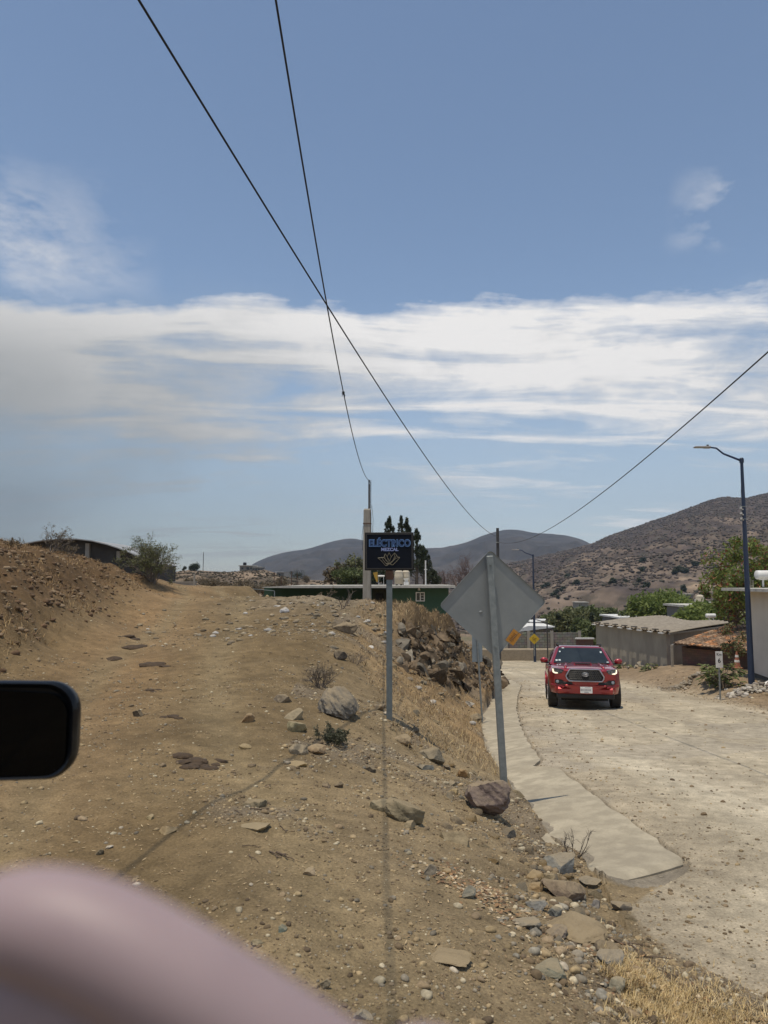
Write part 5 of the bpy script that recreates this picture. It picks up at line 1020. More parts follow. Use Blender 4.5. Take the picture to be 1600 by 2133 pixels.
for q in range(6): mb.box((.178 + .011 * q - .006, -.0145, -.418 + .013 * q), (.04 + .012 * (q % 2), .002, .0035), rot=(0, R(40), 0))
o = mb.build('sticker_print', mat('dark_print', (.16, .05, .02)), ds); o.matrix_local = pm
mb = MB()
for z in (L - .10, L - 1.0):
    mb.tube([(0, -.025, z), (0, -.036, z)], .012, 6); mb.tube([(0, -.036, z), (0, -.045, z)], .006, 6); mb.box((0, -.0265, z - .03), (.012, .002, .05))
o = mb.build('bolt', galv, ds); o.matrix_local = rotm
mb = MB(); V, Fc = rock_np(3, 2, 0, nz=0, sq=(.022, .004, .014)); mb.add([Vector(v) for v in V], Fc); o = mb.build('dent', plate_m, ds, smooth=True); o.matrix_local = pm @ Matrix.Translation((-.14, -.004, -.09))
# small rectangular sign from behind
yr_ = 17.5; b0 = Vector((X_(1001, yr_), yr_, 0)); b0.z = g1(b0.x, b0.y)
rs = empty('road_sign', b0, label='small grey rectangular sign seen from behind before the rock cut', cat='road sign'); k_ = yr_ / F
mb = MB(); tp = P(988, 1322, yr_) - b0; mb.tube([(0, 0, -.1), (tp.x + .06, 0, tp.z)], .022, 8); mb.build('post', galv, rs, sharp=40)
cc_ = P(994.5, 1351, yr_) - b0; mb = MB(); mb.box((cc_.x, .035, cc_.z), (21 * k_, .006, 55 * k_)); mb.build('plate', mat('bluish_sheet_steel', (.25, .29, .32), (.2, .24, .27), 4, .5, metal=.3), rs)
# kilometre sign
yk = 23.5; kb = Vector((X_(1488.5, yk), yk, 0)); kb.z = g1(kb.x, kb.y); ks = empty('kilometre_sign', kb, label='white kilometre 6 marker sign on a short post by the leafy plant', cat='road sign')
k_ = yk / F; zt3 = P(1487, 1357, yk).z - kb.z; zb3 = P(1487, 1391, yk).z - kb.z
mb = MB(); mb.box((0, .03, zt3 / 2 - .05), (.04, .03, zt3)); mb.build('post', galv, ks)
mb = MB(); mb.box((0, 0, (zt3 + zb3) / 2), (14.5 * k_, .012, zt3 - zb3), bev=.003); mb.build('plate', white_p, ks)
blk = mat('black_print', (.015, .015, .015)); fit_text('Km', .145, .085, blk, -.0085, zt3 - .09, .002, 'lettering', 0, .0008, ks); fit_text('6', .085, .14, blk, -.0085, zb3 + .22, .002, 'lettering', 0, .0008, ks)
# ------------------------------------------------------------------ street lamps
def street_lamp(px, Y, pyt, pxh, pyh, label, ins=False):
    b = Vector((X_(px, Y), Y, 0)); b.z = g1(b.x, b.y); root = empty('street_lamp', b, label=label, cat='street lamp', group='blue street lamps along the road'); h = P(px, pyt, Y).z - b.z
    mb = MB(); mb.tube([(0, 0, -.2), (0, 0, h * .5), (0, 0, h)], [.105, .078, .048], 14); mb.tube([(0, 0, h * .999), (0, 0, h + .02)], [.07, .05], 10); mb.tube([(0, 0, h - .14), (0, 0, h - .02)], .072, 10); mb.build('pole', blue_p, root, sharp=40)
    hx = (pxh - px + (px - 800) * .045) / F * Y; e = P(pxh, pyh, Y) - b; e.y = 0
    x1 = e.x; z1 = e.z
    mb = MB(); mb.tube([(0, 0, h - .08), (x1 * .40, 0, h - .08 + (z1 - h) * .62), (x1 * .55, 0, z1 - .04), (x1 * .72, 0, z1 - .01)], [.036, .03, .028, .026], 10); mb.build('arm', mat('dark_arm_paint', (.02, .035, .09)), root, sharp=40)
    mb = MB(); mb.box((x1 * .86, 0, z1 - .005), (abs(x1) * .36, .2, .045), bev=.02); mb.box((x1 * .76, 0, z1 - .01), (abs(x1) * .16, .13, .08), bev=.02); hd_ = mb.build('lamp_head', mat('grey_lamp_head', (.30, .28, .27), (.24, .23, .22), 10, .5), root, sharp=30)
    mb = MB(); mb.box((x1 * .88, 0, z1 - .03), (abs(x1) * .26, .15, .006)); mb.build('lens', mat('lamp_lens', (.5, .48, .42), (.4, .38, .34), 10, .2), hd_)
    mb = MB(); mb.tube([(x1 * .74, 0, z1 + .02), (x1 * .74, 0, z1 + .075)], .038, 10); mb.build('photocell', blackm, hd_)
    mb = MB(); mb.box((0, 0, .0), (.34, .34, .03)); mb.build('base_plate', conc, root)
    if ins:
        zi = [P(px, q, Y).z - b.z for q in (1058, 1069, 1080)]; mb = MB()
        mb.tube([(-.11, -.02, zi[0] + .1), (-.11, -.02, zi[2] - .1)], .009, 6)
        for z in (zi[0] + .03, zi[2] - .03): mb.tube([(0, 0, z), (0, 0, z + .02)], .092, 12)
        mb.tube([(-.03, 0, h - .3), (-.09, 0, h * .78), (-.11, -.02, zi[0] + .1)], .005, 5); mb.build('bracket', galv, root)
        mb = MB()
        for z in zi: mb.tube([(-.11, -.03, z - .035), (-.11, -.03, z - .01), (-.11, -.03, z), (-.11, -.03, z + .035)], [.04, .045, .03, .045], 10); mb.tube([(-.045, -.03, z - .07), (-.045, -.03, z - .035)], .025, 8)
        mb.build('insulator', white_p, root, sharp=40)
    return root
street_lamp(1553, 24.5, 955, 1450, 931, 'tall blue street lamp with white insulators beside the cream house', True)
sl2 = street_lamp(1110, 56, 1155, 1068, 1145, 'farther blue street lamp with the yellow warning sign behind the diamond sign')
yw = mat('yellow_sign', (.62, .42, .02), (.55, .36, .02), 30, .5)
p = P(1113, 1331, 55.6); ws = empty('warning_sign', p, label='small yellow diamond warning sign fixed to the farther blue pole', cat='road sign'); mb = MB(); mb.box((0, 0, 0), (.56, .02, .56), rot=(0, R(45), 0)); mb.build('plate', yw, ws)
mb = MB()
for a, b_ in (((-.16, .06), (-.02, .16)), ((-.12, -.08), (.0, .04)), ((.04, -.14), (.06, .08)), ((.06, .08), (.18, .02)), ((-.02, -.02), (.1, -.16))): mb.tube([(a[0], -.014, a[1]), (b_[0], -.014, b_[1])], .014, 5)
mb.build('symbol', mat('brown_symbol', (.22, .13, .02)), ws)
mb = MB(); mb.box((0, .04, -.5), (.08, .05, 1.5)); mb.build('post', galv, ws)
# ------------------------------------------------------------------ concrete house with ribbed roof
A = Vector((X_(1230, 46), 46)); B = Vector((X_(1390, 37.5), 37.5)); Cc = Vector((X_(1515, 44), 44)); D = A + Cc - B; zr2 = -2.56
ch = empty('concrete_house', (B.x, B.y, -4.4), label='grey rendered concrete house with a flat ribbed roof behind the truck', cat='house')
u1 = (B - A).normalized(); u2 = (Cc - B).normalized(); a_ = A + u2 * .25 + u1 * .2; b_ = B + u2 * .25 - u1 * .2; c_ = Cc - u1 * .2; d_ = D + u1 * .2
wall(ch, 'wall', a_, b_, -6, zr2 - .1, .2, cem); wall(ch, 'wall', b_, c_, -6, zr2 - .1, .2, mat('brown_grey_render', (.28, .24, .19), (.2, .17, .14), 1.2, .95)); wall(ch, 'wall', c_, d_, -6, zr2 - .1, .2, cem); wall(ch, 'wall', d_, a_, -6, zr2 - .1, .2, cem)
nu_, nv_ = 120, 14; V = []; Fc = []
for lay in (0, -.03):
    for j in range(nv_ + 1):
        for i in range(nu_ + 1):
            s = i / nu_; t = j / nv_; q = A + (B - A) * s + (Cc - B) * t; V.append((q.x, q.y, zr2 + .035 * math.sin(s * 22 * math.pi * 2) + lay + .05 * math.sin(t * 3) + .22 * (t > .6) * (t - .6) * math.sin(s * 9) + .1 * t))
m_ = (nu_ + 1) * (nv_ + 1)
for j in range(nv_):
    for i in range(nu_): q = j * (nu_ + 1) + i; Fc += [(q, q + 1, q + nu_ + 2, q + nu_ + 1), (m_ + q, m_ + q + nu_ + 1, m_ + q + nu_ + 2, m_ + q + 1)]
for i in range(nu_): Fc.append((i, m_ + i, m_ + i + 1, i + 1))
for j in range(nv_): q = j * (nu_ + 1) + nu_; Fc.append((q, m_ + q, m_ + q + nu_ + 1, q + nu_ + 1))
mb = MB(); mb.add(V, Fc); mb.build('roof', mat('weathered_fibre_cement', (.33, .285, .22), (.23, .195, .15), 1.6, .95, bump=.01, bscale=12), ch, loc=off(ch), smooth=True)
L_ = (B - A).length; rw_m = mat('dark_roof_stone', (.10, .085, .07))
for k in range(8): q = A + u1 * (L_ * (k + .3) / 8) - u2 * .12; mb = MB(); mb.box((q.x, q.y, zr2 - .075), (.45, .1, .05), rot=(0, 0, math.atan2(u1.y, u1.x))); mb.build('rafter_end', white_p, ch, loc=off(ch))
for k in range(8): q = A + u1 * (L_ * (k + .75) / 8) - u2 * .06; mb = MB(); mb.box((q.x, q.y, zr2 + .08), (.3, .25, .06), rot=(0, 0, math.atan2(u1.y, u1.x)), bev=.02); mb.build('roof_weight', rw_m, ch, loc=off(ch))
mb = MB(); q0 = B - u1 * .1; q1 = Cc; dd = q1 - q0; mb.box(((q0.x + q1.x) / 2, (q0.y + q1.y) / 2, zr2 - .07), (dd.length, .1, .09), rot=(0, 0, math.atan2(dd.y, dd.x))); mb.build('fascia', mat('pale_timber', (.36, .31, .24)), ch, loc=off(ch))
# ------------------------------------------------------------------ brick shed with tiled roof
E = Vector((13.05, 34, -2.86)); Fp = Vector((15.9, 30.2, -3.0)); G = Vector((17.5, 38, -2.26)); H = Fp + (G - E)
bs = empty('brick_shed', (E.x, E.y, -4.1), label='brown brick shed with an orange barrel tile roof behind the kilometre sign', cat='shed')
eu = (Fp - E); eu.normalize(); ev = (G - E).normalized()
a2 = (E + ev * .45 + eu * .2); b2 = (Fp + ev * .45); c2 = G + eu * .2; wall(bs, 'wall', a2, b2, -5.5, -3.02, .2, brick_m); wall(bs, 'wall', c2, a2, -5.5, -2.95, .2, brick_m)
tile_m = attr_mat('barrel_tiles', .9, .006, 30, .4, 9); V = []; Fc = []; T = []; Lu = (Fp - E).length; Lv = (G - E).length; nrm = eu.cross(ev).normalized(); nrm = nrm if nrm.z > 0 else -nrm; nrow = int(Lv / .33); ncol = int(Lu / .19); r = np.random.default_rng(9)
for j in range(nrow):
    for i in range(ncol):
        c = np.array([.50, .25, .12]) * r.uniform(.7, 1.3) if r.random() < .32 else np.array([.33, .225, .145]) * r.uniform(.5, 1.35); b = len(V); w0 = .085; j1 = r.uniform(-.02, .02)
        for t in (0, 1):
            for k in range(6):
                an = math.pi * k / 5; p = E + eu * (i * .19 + .09 - math.cos(an) * w0 + j1) + ev * (j * .33 - .04 + t * .42) + nrm * (.03 + math.sin(an) * .06 + (.035 if t == 0 else 0)); V.append(p[:]); T.append(c)
        for k in range(5): Fc.append((b + k, b + k + 1, b + 7 + k, b + 6 + k))
        Fc.append(tuple(b + k for k in range(6)))
b = len(V); V += [(E - eu * .0 + nrm * .02)[:], (Fp + nrm * .02)[:], (H + nrm * .02)[:], (G + nrm * .02)[:]]; T += [np.array([.13, .08, .05])] * 4; Fc.append((b, b + 1, b + 2, b + 3))
np_mesh('tile_roof', np.array(V), Fc, tile_m, bs, tint=np.array(T), loc=off(bs))
mb = MB(); dv = G - E; mb.box(((E + G) / 2 - Vector((0, 0, .04))), (dv.length + .1, .12, .08), rot=(0, -math.asin(dv.z / dv.length), math.atan2(dv.y, dv.x))); mb.build('bargeboard', mat('mortar_verge', (.36, .33, .28)), bs, loc=off(bs))
mb = MB(); mb.box((E.x - .1, E.y - .1, -3.45), (.09, .09, 1.15)); mb.build('post', mat('pale_post', (.38, .34, .27)), bs, loc=off(bs))
# ------------------------------------------------------------------ cream house at the right edge
cr = empty('cream_house', (13.4, 27.5, -3.8), label='cream rendered house with a thin overhanging slab roof at the right edge', cat='house')
wall(cr, 'wall', (13.4, 27.5), (12.35, 20.6), -3.30, -.36, .2, plaster_cream)
wall(cr, 'wall', (19.5, 27.3), (13.61, 27.3), -3.30, -.36, .2, plaster_cream)
wall(cr, 'wall', (12.56, 20.8), (19, 20.8), -3.30, -.36, .2, plaster_cream)
wall(cr, 'plinth', (13.44, 27.45), (12.39, 20.6), -4.6, -3.302, .2, mat('dark_plinth', (.13, .12, .10), (.09, .085, .075), 2, .95)); wall(cr, 'plinth', (13.6, 27.26), (19.5, 27.26), -4.6, -3.302, .15, cem)
mb = MB(); mb.prism([(12.62, -.36), (12.62, -.26), (20, -.26), (20, -.36)], 26.6, 28.0); V = [(11.78, 20.2), (12.66, 26.6), (20, 26.6), (20, 20.2)]
V3 = [(x, y, -.36) for x, y in V] + [(x, y, -.26) for x, y in V]; mb.add([Vector(v) for v in V3], [(0, 1, 2, 3), (7, 6, 5, 4), (0, 4, 5, 1), (1, 5, 6, 2), (2, 6, 7, 3), (3, 7, 4, 0)]); mb.build('roof', slab_m, cr, loc=off(cr))
def boiler(px, py, Y, s, label):
    p = P(px, py, Y); root = empty('solar_water_heater', p, label=label, cat='water heater'); mb = MB(); mb.tube([(-.38 * s, 0, .42 * s), (-.34 * s, 0, .42 * s), (.34 * s, 0, .42 * s), (.38 * s, 0, .42 * s)], [.10 * s, .16 * s, .16 * s, .10 * s], 16); mb.build('drum', white_p, root, sharp=40)
    mb = MB()
    for x in (-.12 * s, .2 * s): mb.box((x, 0, .13 * s), (.05 * s, .05 * s, .26 * s))
    mb.box((0, 0, .25 * s), (.5 * s, .06, .03)); mb.build('stand', white_p, root)
boiler(1597, 1222, 26.8, 1.0, 'white drum water heater on the cream house roof')
boiler(1481, 1294, 46, .8, 'small white drum heater behind the ribbed roof')
mb = MB()
for k in range(7): x = -.12 + k * .04; mb.tube([(x, random.uniform(-.05, .05), -.02), (x + random.uniform(-.02, .02), 0, random.uniform(.2, .42))], .007, 5)
mb.tube([(-.14, 0, .08), (.14, 0, .08)], .006, 4); tag(mb.build('rebar_bundle', mat('pale_rebar', (.42, .38, .33)), loc=P(1562, 1225, 27.3)), 'pale bars of reinforcing steel sticking up from the cream house roof', 'rebar')
# ------------------------------------------------------------------ far block wall, shed, fence
bw_ = empty('block_wall', (X_(1060, 60), 60, -5.8), label='grey concrete block wall at the bend behind the yellow sign', cat='wall')
wall(bw_, 'wall_panel', (X_(1010, 59), 59), (X_(1203, 59), 59), -8, P(1100, 1318, 59).z, .2, block_m)
mb = MB()
for px in (1010, 1052, 1098, 1146, 1203): mb.box((X_(px, 58.9), 58.93, (-8 + P(1, 1314, 59).z) / 2), (.22, .16, 8 + P(1, 1314, 59).z))
mb.build('pillar', conc, bw_, loc=off(bw_)); mb = MB(); mb.box((X_(1100, 58.8), 58.7, P(1, 1356, 58.7).z - .6), (7.5, .5, 1.6), bev=.1); mb.build('footing', mat('sandy_plaster', (.34, .28, .2)), bw_, loc=off(bw_))
p = P(1100, 1317, 62); wsd = empty('shed', (p.x, 62, -6), label='shed with a sloping white sheet roof beside the diamond sign', cat='shed')
mb = MB(); zz1, zz2 = P(1, 1316, 62).z, P(1, 1303, 62).z; mb.prism([(X_(1060, 62), zz1 - .05), (X_(1060, 62), zz1), (X_(1095, 62), zz2), (X_(1150, 62), zz2 - .05), (X_(1150, 62), zz2 - .12)], 61.5, 66); mb.build('roof', white_p, wsd, loc=off(wsd))
mb = MB(); mb.box((X_(1105, 63), 63.5, -5.2), (3.2, 3, 2.5)); mb.build('wall', block_m, wsd, loc=off(wsd))
fp = [(1141, 1289, 1362, 52, 'thin dark post before the block wall'), (1022, 1330, 1378, 40, 'thin post at the end of the block wall, partly hidden')]
for px, t_, b_, Y, lab in fp[:1]: p = P(px, b_, Y); mb = MB(); mb.tube([(0, 0, -.6), (0, 0, P(px, t_, Y).z - p.z)], .045, 8); tag(mb.build('fence_post', mat('dark_post', (.07, .065, .06)), loc=p), lab, 'post')
# wall cap and posts between block wall and concrete house
p = P(1218, 1330, 55); lw = MB(); lw.box((0, .05, -.8), (38 / F * 55 - .1, .15, 1.5)); lwo = lw.build('garden_wall', brick_m, loc=p); tag(lwo, 'low white capped wall left of the concrete house', 'wall'); lw = MB(); lw.box((0, 0, 0), (38 / F * 55, .3, .09)); lw.build('cap', white_p, lwo)
# far village houses
def house(px0, px1, pyr, pyb, Y, label, wm, rm, dep=6, over=.3, th=.2, win=()):
    x0, x1 = X_(px0, Y), X_(px1, Y); zt_, zb_ = P(1, pyr, Y).z, P(1, pyb, Y).z; root = empty('distant_house', ((x0 + x1) / 2, Y, zb_), label=label, cat='house', group='small houses in the distance')
    mb = MB(); mb.box(((x0 + x1) / 2, Y + dep / 2, (zt_ + zb_ - 2) / 2), (x1 - x0, dep, zt_ - zb_ + 2)); mb.build('wall', wm, root, loc=off(root)); mb = MB(); mb.box(((x0 + x1) / 2, Y + dep / 2, zt_ + th / 2 + .003), (x1 - x0 + 2 * over, dep + 2 * over, th)); mb.build('roof', rm, root, loc=off(root))
    for (a, b, w, h) in win: mb = MB(); mb.box((X_(a, Y), Y - .02, P(1, b, Y).z), (w, .06, h)); mb.build('window', dark_glass, root, loc=off(root))
    return root
cw_ = mat('far_cream_wall', (.30, .27, .22)); gw_ = mat('far_grey_wall', (.22, .21, .19)); tinr = mat('white_tin_roof', (.75, .74, .70), (.6, .59, .56), .5, .6)
h1 = house(500, 528, 1179, 1190, 203, 'pale flat house on top of the low left hill', cw_, slab_m, win=((506, 1184, .5, .5), (517, 1184, .7, .7), (524, 1184, .5, .5)))
mb = MB(); mb.tube([(0, 0, 0), (0, 0, .7), (0, 0, .8)], [.5, .5, .2], 12); tag(mb.build('water_tank', blackm, loc=P(510, 1177.5, 204), sharp=40), 'black water tank on the pale hilltop house', 'water tank')
house(529, 544, 1182, 1192, 203, 'lower grey annex right of the pale hilltop house', gw_, slab_m, win=((534, 1187, .5, .4), (540, 1187, .4, .4)))
house(577, 594, 1192, 1204, 198, 'small hillside house with a white tin roof', gw_, tinr, dep=4, th=.12, win=((583, 1197, .4, .4),))
house(592, 606, 1192, 1206, 196, 'grey block cube right of the white tin roof on the left hill', mat('pale_block', (.30, .29, .27)), gw_, dep=4, over=0, th=.1)
house(1290, 1340, 1289, 1296, 92, 'house with a broad white roof behind the concrete house', gw_, tinr, dep=8, win=((1300, 1293, .8, .3),))
mb = MB()
for k in range(16): mb.box((random.uniform(-1.4, 1.4), random.uniform(0, 4), .12), (.35, .3, .2), rot=(0, 0, random.random() * 3), bev=.05)
tag(mb.build('roof_debris', white_p, loc=P(1320, 1287.5, 92)), 'white lumps scattered on the broad white roof', 'debris')
h2 = house(1440, 1505, 1266, 1300, 74, 'grey house with a slab roof carrying the white water tank', gw_, slab_m, dep=7, win=((1455, 1280, .7, .8), (1490, 1280, .7, .8)))
o = empty('water_tank', P(1459, 1265, 75), label='white ribbed water tank on a stand above the green trees', cat='water tank'); tank(o, .42, 1.2)
mb = MB()
for x in (-.5, .5): mb.box((x, 0, .4), (.07, .07, .8))
mb.box((.95, 0, .45), (.9, .4, .2)); mb.box((1.35, 0, .35), (.05, .05, .7)); mb.build('stand', white_p, o)
p = P(1487, 1266, 74); mb = MB(); mb.tube([(0, 0, 0), (0, 0, P(1, 1222, 74).z - p.z)], .07, 8); tag(mb.build('roof_post', conc, loc=p), 'pale thin post on the tank house roof right of the white tank', 'post')
for i, (a, b, t, bt, Y, lab) in enumerate(((1150, 1168, 1288, 1293, 180, 'tiny white roofed house in the valley right of the diamond sign'), (1128, 1142, 1294, 1299, 130, 'small white roof peeping right of the diamond sign edge'), (1106, 1120, 1297, 1301, 110, 'small white roof directly above the shed roof'), (1198, 1222, 1255, 1262, 260, 'tan low house at the foot of the hillside'), (1415, 1440, 1238, 1241, 300, 'distant flat building above the green trees'), (1335, 1362, 1245, 1249, 280, 'long distant building left above the green trees'))):
    house(a, b, t, bt, Y, lab, cw_ if i > 2 else gw_, tinr if i < 3 else slab_m, dep=5, th=.15)
# arched roof building on the left
ab = empty('arched_roof_hall', (X_(160, 42), 42, 0), label='building with a wide curved sheet roof behind the left bank', cat='building'); arc = [(40, 1140), (55, 1132), (80, 1127), (110, 1123.5), (140, 1122), (165, 1122.5), (195, 1126), (225, 1133), (250, 1141), (275, 1151), (300, 1163), (320, 1175)]
top = [(P(a, b, 42).x, P(a, b, 42).z) for a, b in arc]; mb = MB(); n = len(top); V = [Vector((x, y, z + dz)) for y in (41.7, 47) for dz in (0, -.06) for x, z in top]; Fc = []
for i in range(n - 1): Fc += [(i, i + 1, 2 * n + i + 1, 2 * n + i), (n + i, 3 * n + i, 3 * n + i + 1, n + i + 1), (i, n + i, n + i + 1, i + 1)]
mb.add(V, Fc); mb.build('roof', mat('galvanised_sheet_roof', (.45, .45, .43), (.33, .32, .3), 1, .5, metal=.3), ab, loc=off(ab), sharp=40)
mb = MB(); mb.prism([(x, z - .065) for x, z in top] + [(top[-1][0], -2), (top[0][0], -2)], 42.3, 46.5); mb.build('gable_wall', mat('dark_gable', (.075, .07, .062), (.055, .05, .045), 2, .95), ab, loc=off(ab))
mb = MB(); mb.box((X_(181, 42), 42.15, P(1, 1140, 42).z - .2), (.22, .2, .85)); mb.build('column', conc, ab, loc=off(ab)); mb = MB(); mb.box((X_(246, 42), 42.15, P(1, 1150, 42).z - .2), (.2, .2, .5)); mb.build('column', conc, ab, loc=off(ab))
# wall and fence at the track crest
mb = MB(); p = P(378, 1213.5, 40); mb.box((0, 0, -.4), (60 / F * 40, .2, .8)); mb.box((0, 0, .03), (62 / F * 40, .26, .06)); tag(mb.build('crest_wall', conc, loc=p), 'low pale wall across the far end of the dirt track', 'wall')
p = P(404.5, 1216, 38); mb = MB(); mb.box((0, 0, .1), (.09, .09, .75), bev=.01); tag(mb.build('fence_post', conc, loc=p), 'white stub post at the crest of the dirt track', 'post')
for px, t_, lab in ((356, 1190, 'thin leaning post left at the track crest by the acacia bush'), (346, 1192, 'thin post behind the acacia bush at the track crest'), (423, 1150, 'very thin tall mast on the far left hill')):
    Y = 60 if px < 400 else 140; p = P(px, 1215 if px < 400 else 1190, Y); mb = MB(); mb.tube([(0, 0, -.3), (.02, 0, P(px, t_, Y).z - p.z)], .03 if Y < 100 else .06, 6); tag(mb.build('post', mat('grey_post', (.12, .11, .10)), loc=p), lab, 'post')
mb = MB(); pts = [P(472, 1222, 46), P(520, 1226, 44), P(572, 1231, 42)]; mb.tube(pts, .018, 5)
for q in pts: mb.tube([q, q - Vector((0, 0, .9))], .03, 5)
o = mb.build('guard_rail', galv); tag(o, 'thin rail fence beyond the track left of the green building', 'fence')
for i, (px, t_, lab) in enumerate(((571, 1192, 'first thin pole left of the small hillside house'), (586, 1200, 'short frame pole before the hillside house'), (607, 1190, 'pole right of the grey block cube'), (619, 1194, 'fourth thin pole behind the green roof left end'))):
    p = P(px, 1222, 70); mb = MB(); mb.tube([(0, 0, -.5), (0, 0, P(px, t_, 70).z - p.z)], .035, 6); tag(mb.build('thin_pole', rust, loc=p), lab, 'pole')
# heap and stones on the far roadside
def pile(px, py, w, n, cols, label, seed, name='rubble_heap', h=.25, near=15):
    r = np.random.default_rng(seed); p = hit(px, py, near); Vs = []; Fs = []; b = 0; T = []
    for k in range(n):
        x, y = r.normal(0, w * .35), r.normal(0, w * .25); z = g1(p.x + x, p.y + y) - p.z + h * math.exp(-(x * x + y * y) / (w * w * .12)) * r.uniform(.3, 1); s = r.uniform(.04, .13); V, Fc = rock_np(seed * 99 + k, 2, 9, sq=(1, .8, .6)); a = r.uniform(0, 6.28)
        V = V @ np.array([[math.cos(a), -math.sin(a), 0], [math.sin(a), math.cos(a), 0], [0, 0, 1]]) * s + np.array([x, y, z]); Vs.append(V); Fs.append(Fc + b); b += len(V); T.append(np.tile(np.array(cols[r.integers(0, len(cols))]) * r.uniform(.7, 1.2), (len(V), 1)))
    o = np_mesh(name, np.concatenate(Vs), np.concatenate(Fs), gravel_m, tint=np.concatenate(T), loc=p); tag(o, label=label, kind='stuff')
pile(1562, 1440, 1.3, 150, [(.42, .38, .31), (.34, .3, .24), (.5, .46, .4), (.28, .24, .2)], 'pale rubble heap at the foot of the tall blue lamp', 1, h=.18)
pile(1592, 1436, 1.0, 90, [(.45, .4, .33), (.34, .3, .24), (.3, .26, .22)], 'second rubble heap at the right edge under the cream house', 3, h=.3)
pile(1432, 1424, 1.6, 110, [(.3, .25, .18), (.36, .31, .24), (.24, .19, .13)], 'low heap of earth and stones left of the kilometre sign', 2, h=.12)
mb = MB(); p = hit(1600, 1432, 15); mb.box((0, 0, .12), (1.4, .14, .12), rot=(0, R(-14), R(30)), bev=.02); tag(mb.build('kerb_beam', white_p, loc=p), 'pale beam lying on the rubble at the right edge', 'beam')
for i, (px, py, s) in enumerate(((1288, 1392, .2), (1302, 1388, .26), (1310, 1394, .2), (1318, 1386, .28), (1326, 1393, .24), (1334, 1389, .3), (1342, 1394, .22), (1296, 1384, .18))):
    put_rock('stone', 'pale angular block in the row of stones right of the truck', px, py, s * 1.25, s, (.42, .385, .32) if i % 3 else (.25, .22, .18), 700 + i, i, group='row of pale blocks right of the truck', near=20, sub=3, k=12, sink=.1)
mb = MB(); p = hit(1536, 1398, 18); mb.box((0, 0, .02), (.3, .3, .04), bev=.01); mb.tube([(0, 0, .04), (0, 0, .6)], [.12, .025], 12); c = mb.build('cone', mat('faded_orange_cone', (.40, .14, .07), (.3, .12, .08), 5), None, loc=P(1536, 1392, 27.5), sharp=40); c.name = 'traffic_cone'; tag(c, 'faded orange striped cone between the leafy plant and the blue lamp', 'traffic cone')
mb = MB()
for z in (.22, .4): mb.tube([(0, 0, z), (0, 0, z + .08)], [.12 - .158 * z + .008, .12 - .158 * (z + .08) + .008], 12)
mb.build('stripe', white_p, c)
# ------------------------------------------------------------------ red pickup truck
def warp(v):
    v = v.copy(); t = min(abs(v.x) / .95, 1.05); v.y += .42 * t ** 3.2 * max(0, 1 - v.y / 1.3); return v
tx, ty = X_(1213, 19.9), 19.9
tr = empty('pickup_truck', (tx, ty, float(roadz(ty)) + .012), rot=(0, 0, 0), label='red double cab pickup truck driving towards the viewer with lit headlights', cat='pickup truck')
tr.rotation_euler = (Matrix.Rotation(R(-11.0), 3, 'Z') @ Matrix.Rotation(-math.atan(.088), 3, 'X')).to_euler()
m_, nt, b = new_mat('red_car_paint'); b.inputs['Base Color'].default_value = (.33, .012, .018, 1); b.inputs['Metallic'].default_value = .35; b.inputs['Roughness'].default_value = .32; b.inputs['Coat Weight'].default_value = 1; b.inputs['Coat Roughness'].default_value = .05
nn = nt.nodes.new('ShaderNodeTexNoise'); nn.inputs['Scale'].default_value = 3; nn.inputs['Detail'].default_value = 6; rp_ = nt.nodes.new('ShaderNodeValToRGB'); rp_.color_ramp.elements[0].color = (.25, .010, .015, 1); rp_.color_ramp.elements[1].color = (.36, .02, .025, 1); nt.links.new(nn.outputs[0], rp_.inputs[0]); nt.links.new(rp_.outputs[0], b.inputs['Base Color']); red = m_
trim = mat('black_plastic_trim', (.020, .020, .021), (.014, .014, .015), 20, .6); tyre_m = mat('tyre_rubber', (.022, .021, .020), (.035, .032, .028), 8, .85); rim_m = mat('alloy_rim', (.35, .35, .36), (.28, .28, .29), 5, .35, metal=.8)
chrome = mat('satin_chrome', (.55, .53, .55), (.48, .47, .49), 10, .28, metal=.85); under = mat('underbody', (.012, .011, .010), (.018, .016, .014), 10, .95)
# lower body: cross sections along y
ST = [(-.00, .80, .40, .62, .93, 1.00), (.05, .88, .385, .60, .975, 1.045), (.16, .925, .39, .62, 1.005, 1.075), (.38, .945, .42, .66, 1.04, 1.105), (.55, .955, .70, .80, 1.055, 1.12), (.90, .96, .82, .88, 1.08, 1.15), (1.22, .955, .72, .82, 1.10, 1.175), (1.42, .935, .42, .66, 1.115, 1.185),
      (1.6, .925, .36, .62, 1.12, 1.15), (3.6, .925, .36, .62, 1.13, 1.16), (3.75, .935, .42, .62, 1.13, 1.16), (3.9, .95, .72, .80, 1.135, 1.16), (4.2, .955, .82, .88, 1.14, 1.16), (4.5, .95, .72, .80, 1.14, 1.16), (4.7, .935, .45, .66, 1.14, 1.16), (5.3, .92, .5, .66, 1.14, 1.16), (5.36, .88, .55, .7, 1.1, 1.12)]
def sec(w, zb, zm, zs, zt):
    return [(0, zb), (w * .86, zb), (w * .955, zb + .02), (w * .99, zm - .04 if zm > zb + .06 else zb + .03), (w, zm + (zs - zm) * .35), (w * .985, zs - .08), (w * .955, zs - .03), (w * .88, zs + .012), (w * .74, zt - .028), (w * .62, zt - .012), (w * .56, zt - .022), (w * .3, zt - .012), (0, zt - .005)]
V = []; Fc = []; 
for (y, w, zb, zm, zs, zt) in ST:
    h_ = sec(w, zb, zm, zs, zt); ring = h_ + [(-x, z) for x, z in h_[-2:0:-1]]; V += [Vector((x, y, z)) for x, z in ring]
n = 24
